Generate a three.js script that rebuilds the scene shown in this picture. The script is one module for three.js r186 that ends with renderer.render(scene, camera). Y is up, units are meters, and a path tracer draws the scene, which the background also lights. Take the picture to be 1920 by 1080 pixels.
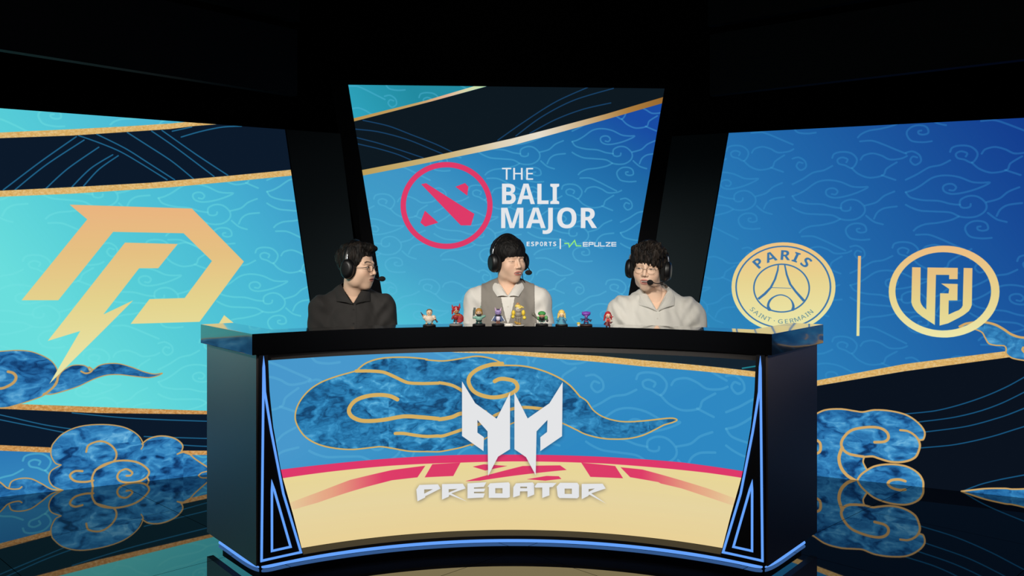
import * as THREE from 'three';
import { mergeGeometries } from 'three/addons/utils/BufferGeometryUtils.js';
import { RoundedBoxGeometry } from 'three/addons/geometries/RoundedBoxGeometry.js';
import { RectAreaLightUniformsLib } from 'three/addons/lights/RectAreaLightUniformsLib.js';
import { ImprovedNoise } from 'three/addons/math/ImprovedNoise.js';

// ------------------------------------------------------------------ camera, lights, exposure
const scene = new THREE.Scene();
scene.background = new THREE.Color(0x000000);
const renderer = new THREE.WebGLRenderer({ antialias: true });
renderer.toneMapping = THREE.LinearToneMapping;
renderer.toneMappingExposure = 1.0;
renderer.shadowMap.enabled = true;
const camera = new THREE.PerspectiveCamera(36.25, 16 / 9, 0.1, 60);
camera.position.set(0, 1.355, 4);
camera.lookAt(0, 1.355, 0);
camera.setViewOffset(1920, 1080, 0, 70, 1920, 1080);      // lens shifted down, verticals stay vertical
camera.updateProjectionMatrix();

// stage lamps over the camera side: [x, y, z, aim x, aim y, aim z, candela, half angle]
const LAMPS = [
  [-2.0, 2.75, 2.9, -0.80, 1.12, -0.6, 28, 0.25],
  [-1.2, 2.8, 3.1, -0.02, 1.12, -0.7, 28, 0.25],
  [-0.45, 2.75, 3.1, 0.74, 1.12, -0.6, 28, 0.25],
  [2.1, 2.7, 3.0, 0.0, 1.1, -0.65, 14, 0.34],
];
RectAreaLightUniformsLib.init();
const WARM = new THREE.Color(1.0, 0.945, 0.86);

// ------------------------------------------------------------------ helpers
let seed = 7;
const rnd = () => { seed = (seed * 1664525 + 1013904223) >>> 0; return seed / 4294967296; };
const taken = new Map();
const numbered = (n) => { const k = taken.get(n) || 0; taken.set(n, k + 1); return k ? n + '_' + String(k).padStart(3, '0') : n; };
const shade = (o) => { o.castShadow = true; o.receiveShadow = true; return o; };
function thing(name, label, category, pos = [0, 0, 0], turn = 0, group) {
  const o = new THREE.Group(); o.name = numbered(name); scene.add(o);
  o.position.set(...pos); o.rotation.y = turn; o.userData = { label, category };
  if (group) o.userData.group = group;
  return o;
}
function part(name, geo, mat, parent, label) {
  const g = Array.isArray(geo) ? mergeGeometries(geo.map((q) => clean(q))) : geo;
  const m = shade(new THREE.Mesh(g, mat)); m.name = name; parent.add(m);
  if (label) m.userData.label = label;
  return m;
}
function clean(q) {
  const g = q.index ? q.toNonIndexed() : q.clone();
  for (const k of Object.keys(g.attributes)) if (!['position', 'normal', 'uv'].includes(k)) g.deleteAttribute(k);
  if (!g.attributes.uv) g.setAttribute('uv', new THREE.BufferAttribute(new Float32Array(g.attributes.position.count * 2), 2));
  if (!g.attributes.normal) g.computeVertexNormals();
  return g;
}
function structure(name, geo, mat, pos) {
  const m = shade(new THREE.Mesh(geo, mat)); m.name = name; m.userData.kind = 'structure'; scene.add(m);
  if (pos) m.position.set(...pos);
  return m;
}
const std = (o) => new THREE.MeshStandardMaterial(o);
const phys = (o) => new THREE.MeshPhysicalMaterial(o);
const box = (w, h, d, x = 0, y = 0, z = 0) => new THREE.BoxGeometry(w, h, d).translate(x, y, z);
const V = (x, y, z) => new THREE.Vector3(x, y, z);
const tube = (pts, r, n = 24, rs = 8) => new THREE.TubeGeometry(new THREE.CatmullRomCurve3(pts.map((p) => V(...p))), n, r, rs, false);
const ball = (x, y, z, rx, ry = rx, rz = rx, n = 16) => new THREE.SphereGeometry(1, n, Math.ceil(n * 0.7)).scale(rx, ry, rz).translate(x, y, z);
function cone(x1, y1, z1, x2, y2, z2, r1, r2, n = 12) {
  const a = V(x1, y1, z1), b = V(x2, y2, z2), d = b.clone().sub(a), L = d.length();
  const g = new THREE.CylinderGeometry(r2, r1, L, n, 1);
  g.applyQuaternion(new THREE.Quaternion().setFromUnitVectors(V(0, 1, 0), d.normalize()));
  return g.translate((x1 + x2) / 2, (y1 + y2) / 2, (z1 + z2) / 2);
}
const smooth = (a, b, t) => { const k = Math.min(1, Math.max(0, (t - a) / (b - a))); return k * k * (3 - 2 * k); };
const perlin = new ImprovedNoise();
const fbm = (x, y, z, n = 4) => { let s = 0, a = 1, f = 1; for (let i = 0; i < n; i++) { s += a * perlin.noise(x * f, y * f, z * f); a *= 0.5; f *= 2.03; } return s; };

// ------------------------------------------------------------------ the hall
const M = {
  black: std({ color: 0x08090b, roughness: 0.85 }),
  drape: std({ color: new THREE.Color(0.004, 0.0045, 0.0055), roughness: 0.95 }),
  header: phys({ color: new THREE.Color(0.005, 0.0065, 0.008), roughness: 0.7, specularIntensity: 0.4 }),
  cabinet: phys({ color: new THREE.Color(0.003, 0.0035, 0.005), roughness: 0.85, specularIntensity: 0.3 }),
  scenic: phys({ color: new THREE.Color(0.014, 0.023, 0.027), roughness: 0.7, specularIntensity: 0.25 }),
};
const tileMats = [];
for (let k = 0; k < 3; k++) {
  const n = 128, a = new Uint8Array(n * n * 4);
  for (let i = 0; i < n * n; i++) { const v = 3 + rnd() * 4; a[4 * i] = 0; a[4 * i + 1] = v; a[4 * i + 2] = 0; a[4 * i + 3] = 255; }
  const t = new THREE.DataTexture(a, n, n); t.wrapS = t.wrapT = THREE.RepeatWrapping; t.magFilter = THREE.LinearFilter; t.repeat.set(3, 3); t.needsUpdate = true;
  tileMats.push(phys({ color: new THREE.Color(0.0045 + k * 0.0006, 0.0048 + k * 0.0006, 0.006 + k * 0.0006), roughness: 1, roughnessMap: t, ior: 2.15 }));
}
const floor = new THREE.Group(); floor.name = 'floor'; floor.userData.kind = 'structure'; scene.add(floor);
part('floor_base', box(11.4, 0.1, 10.4, 0, -0.062, 0.4), M.black, floor);
{
  const side = 1.2 / Math.SQRT2, g = new THREE.BoxGeometry(side - 0.003, 0.012, side - 0.003).rotateY(Math.PI / 4).translate(0, -0.006, 0);
  // joints run along x + depth = 1.62 + 1.2 i and x - depth = -5.16 + 1.2 j (depth = 4 - z)
  for (let i = -8; i < 12; i++) for (let j = -8; j < 12; j++) {
    const p = 1.62 + 1.2 * (i + 0.5), q = -5.16 + 1.2 * (j + 0.5), x = (p + q) / 2, z = 4 - (p - q) / 2;
    if (Math.abs(x) > 4.9 || z < -4.0 || z > 4.9) continue;
    const t = shade(new THREE.Mesh(g, tileMats[((i * 7 + j * 3) % 3 + 3) % 3])); t.name = 'floor_tile'; t.position.set(x, 0, z); floor.add(t);
  }
}
structure('wall_back', box(11.4, 4.4, 0.2), M.drape, [0, 2.2, -4.7]);
structure('wall_left', box(0.2, 4.4, 10.2), M.drape, [-5.6, 2.2, 0.4]);
structure('wall_right', box(0.2, 4.4, 10.2), M.drape, [5.6, 2.2, 0.4]);
structure('wall_front', box(11.4, 4.4, 0.2), M.drape, [0, 2.2, 5.5]);
structure('ceiling', box(11.4, 0.2, 10.4), M.drape, [0, 4.5, 0.4]);

// dark header boards hung above the two side screens
function header(side, end, dir, top) {
  const L = 2.6, yaw = Math.atan2(dir[1], dir[0] * 1) ;
  const make = (y0, y1, back, n) => {
    const cx = end[0] + dir[0] * L / 2, cz = end[1] + dir[1] * L / 2;
    const m = structure('trim_' + n, box(L, y1 - y0, 0.06), M.header, [cx, (y0 + y1) / 2, cz - back]);
    m.rotation.y = -yaw; return m;
  };
  make(2.32, top, 0, side * 2 - 1); make(top + 0.07, 3.9, 0.06, side * 2);
}
header(1, [-1.36, -1.5], [-0.66, 0.751], 2.73);
header(2, [1.25, -1.5], [0.79, 0.613], 2.70);

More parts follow.
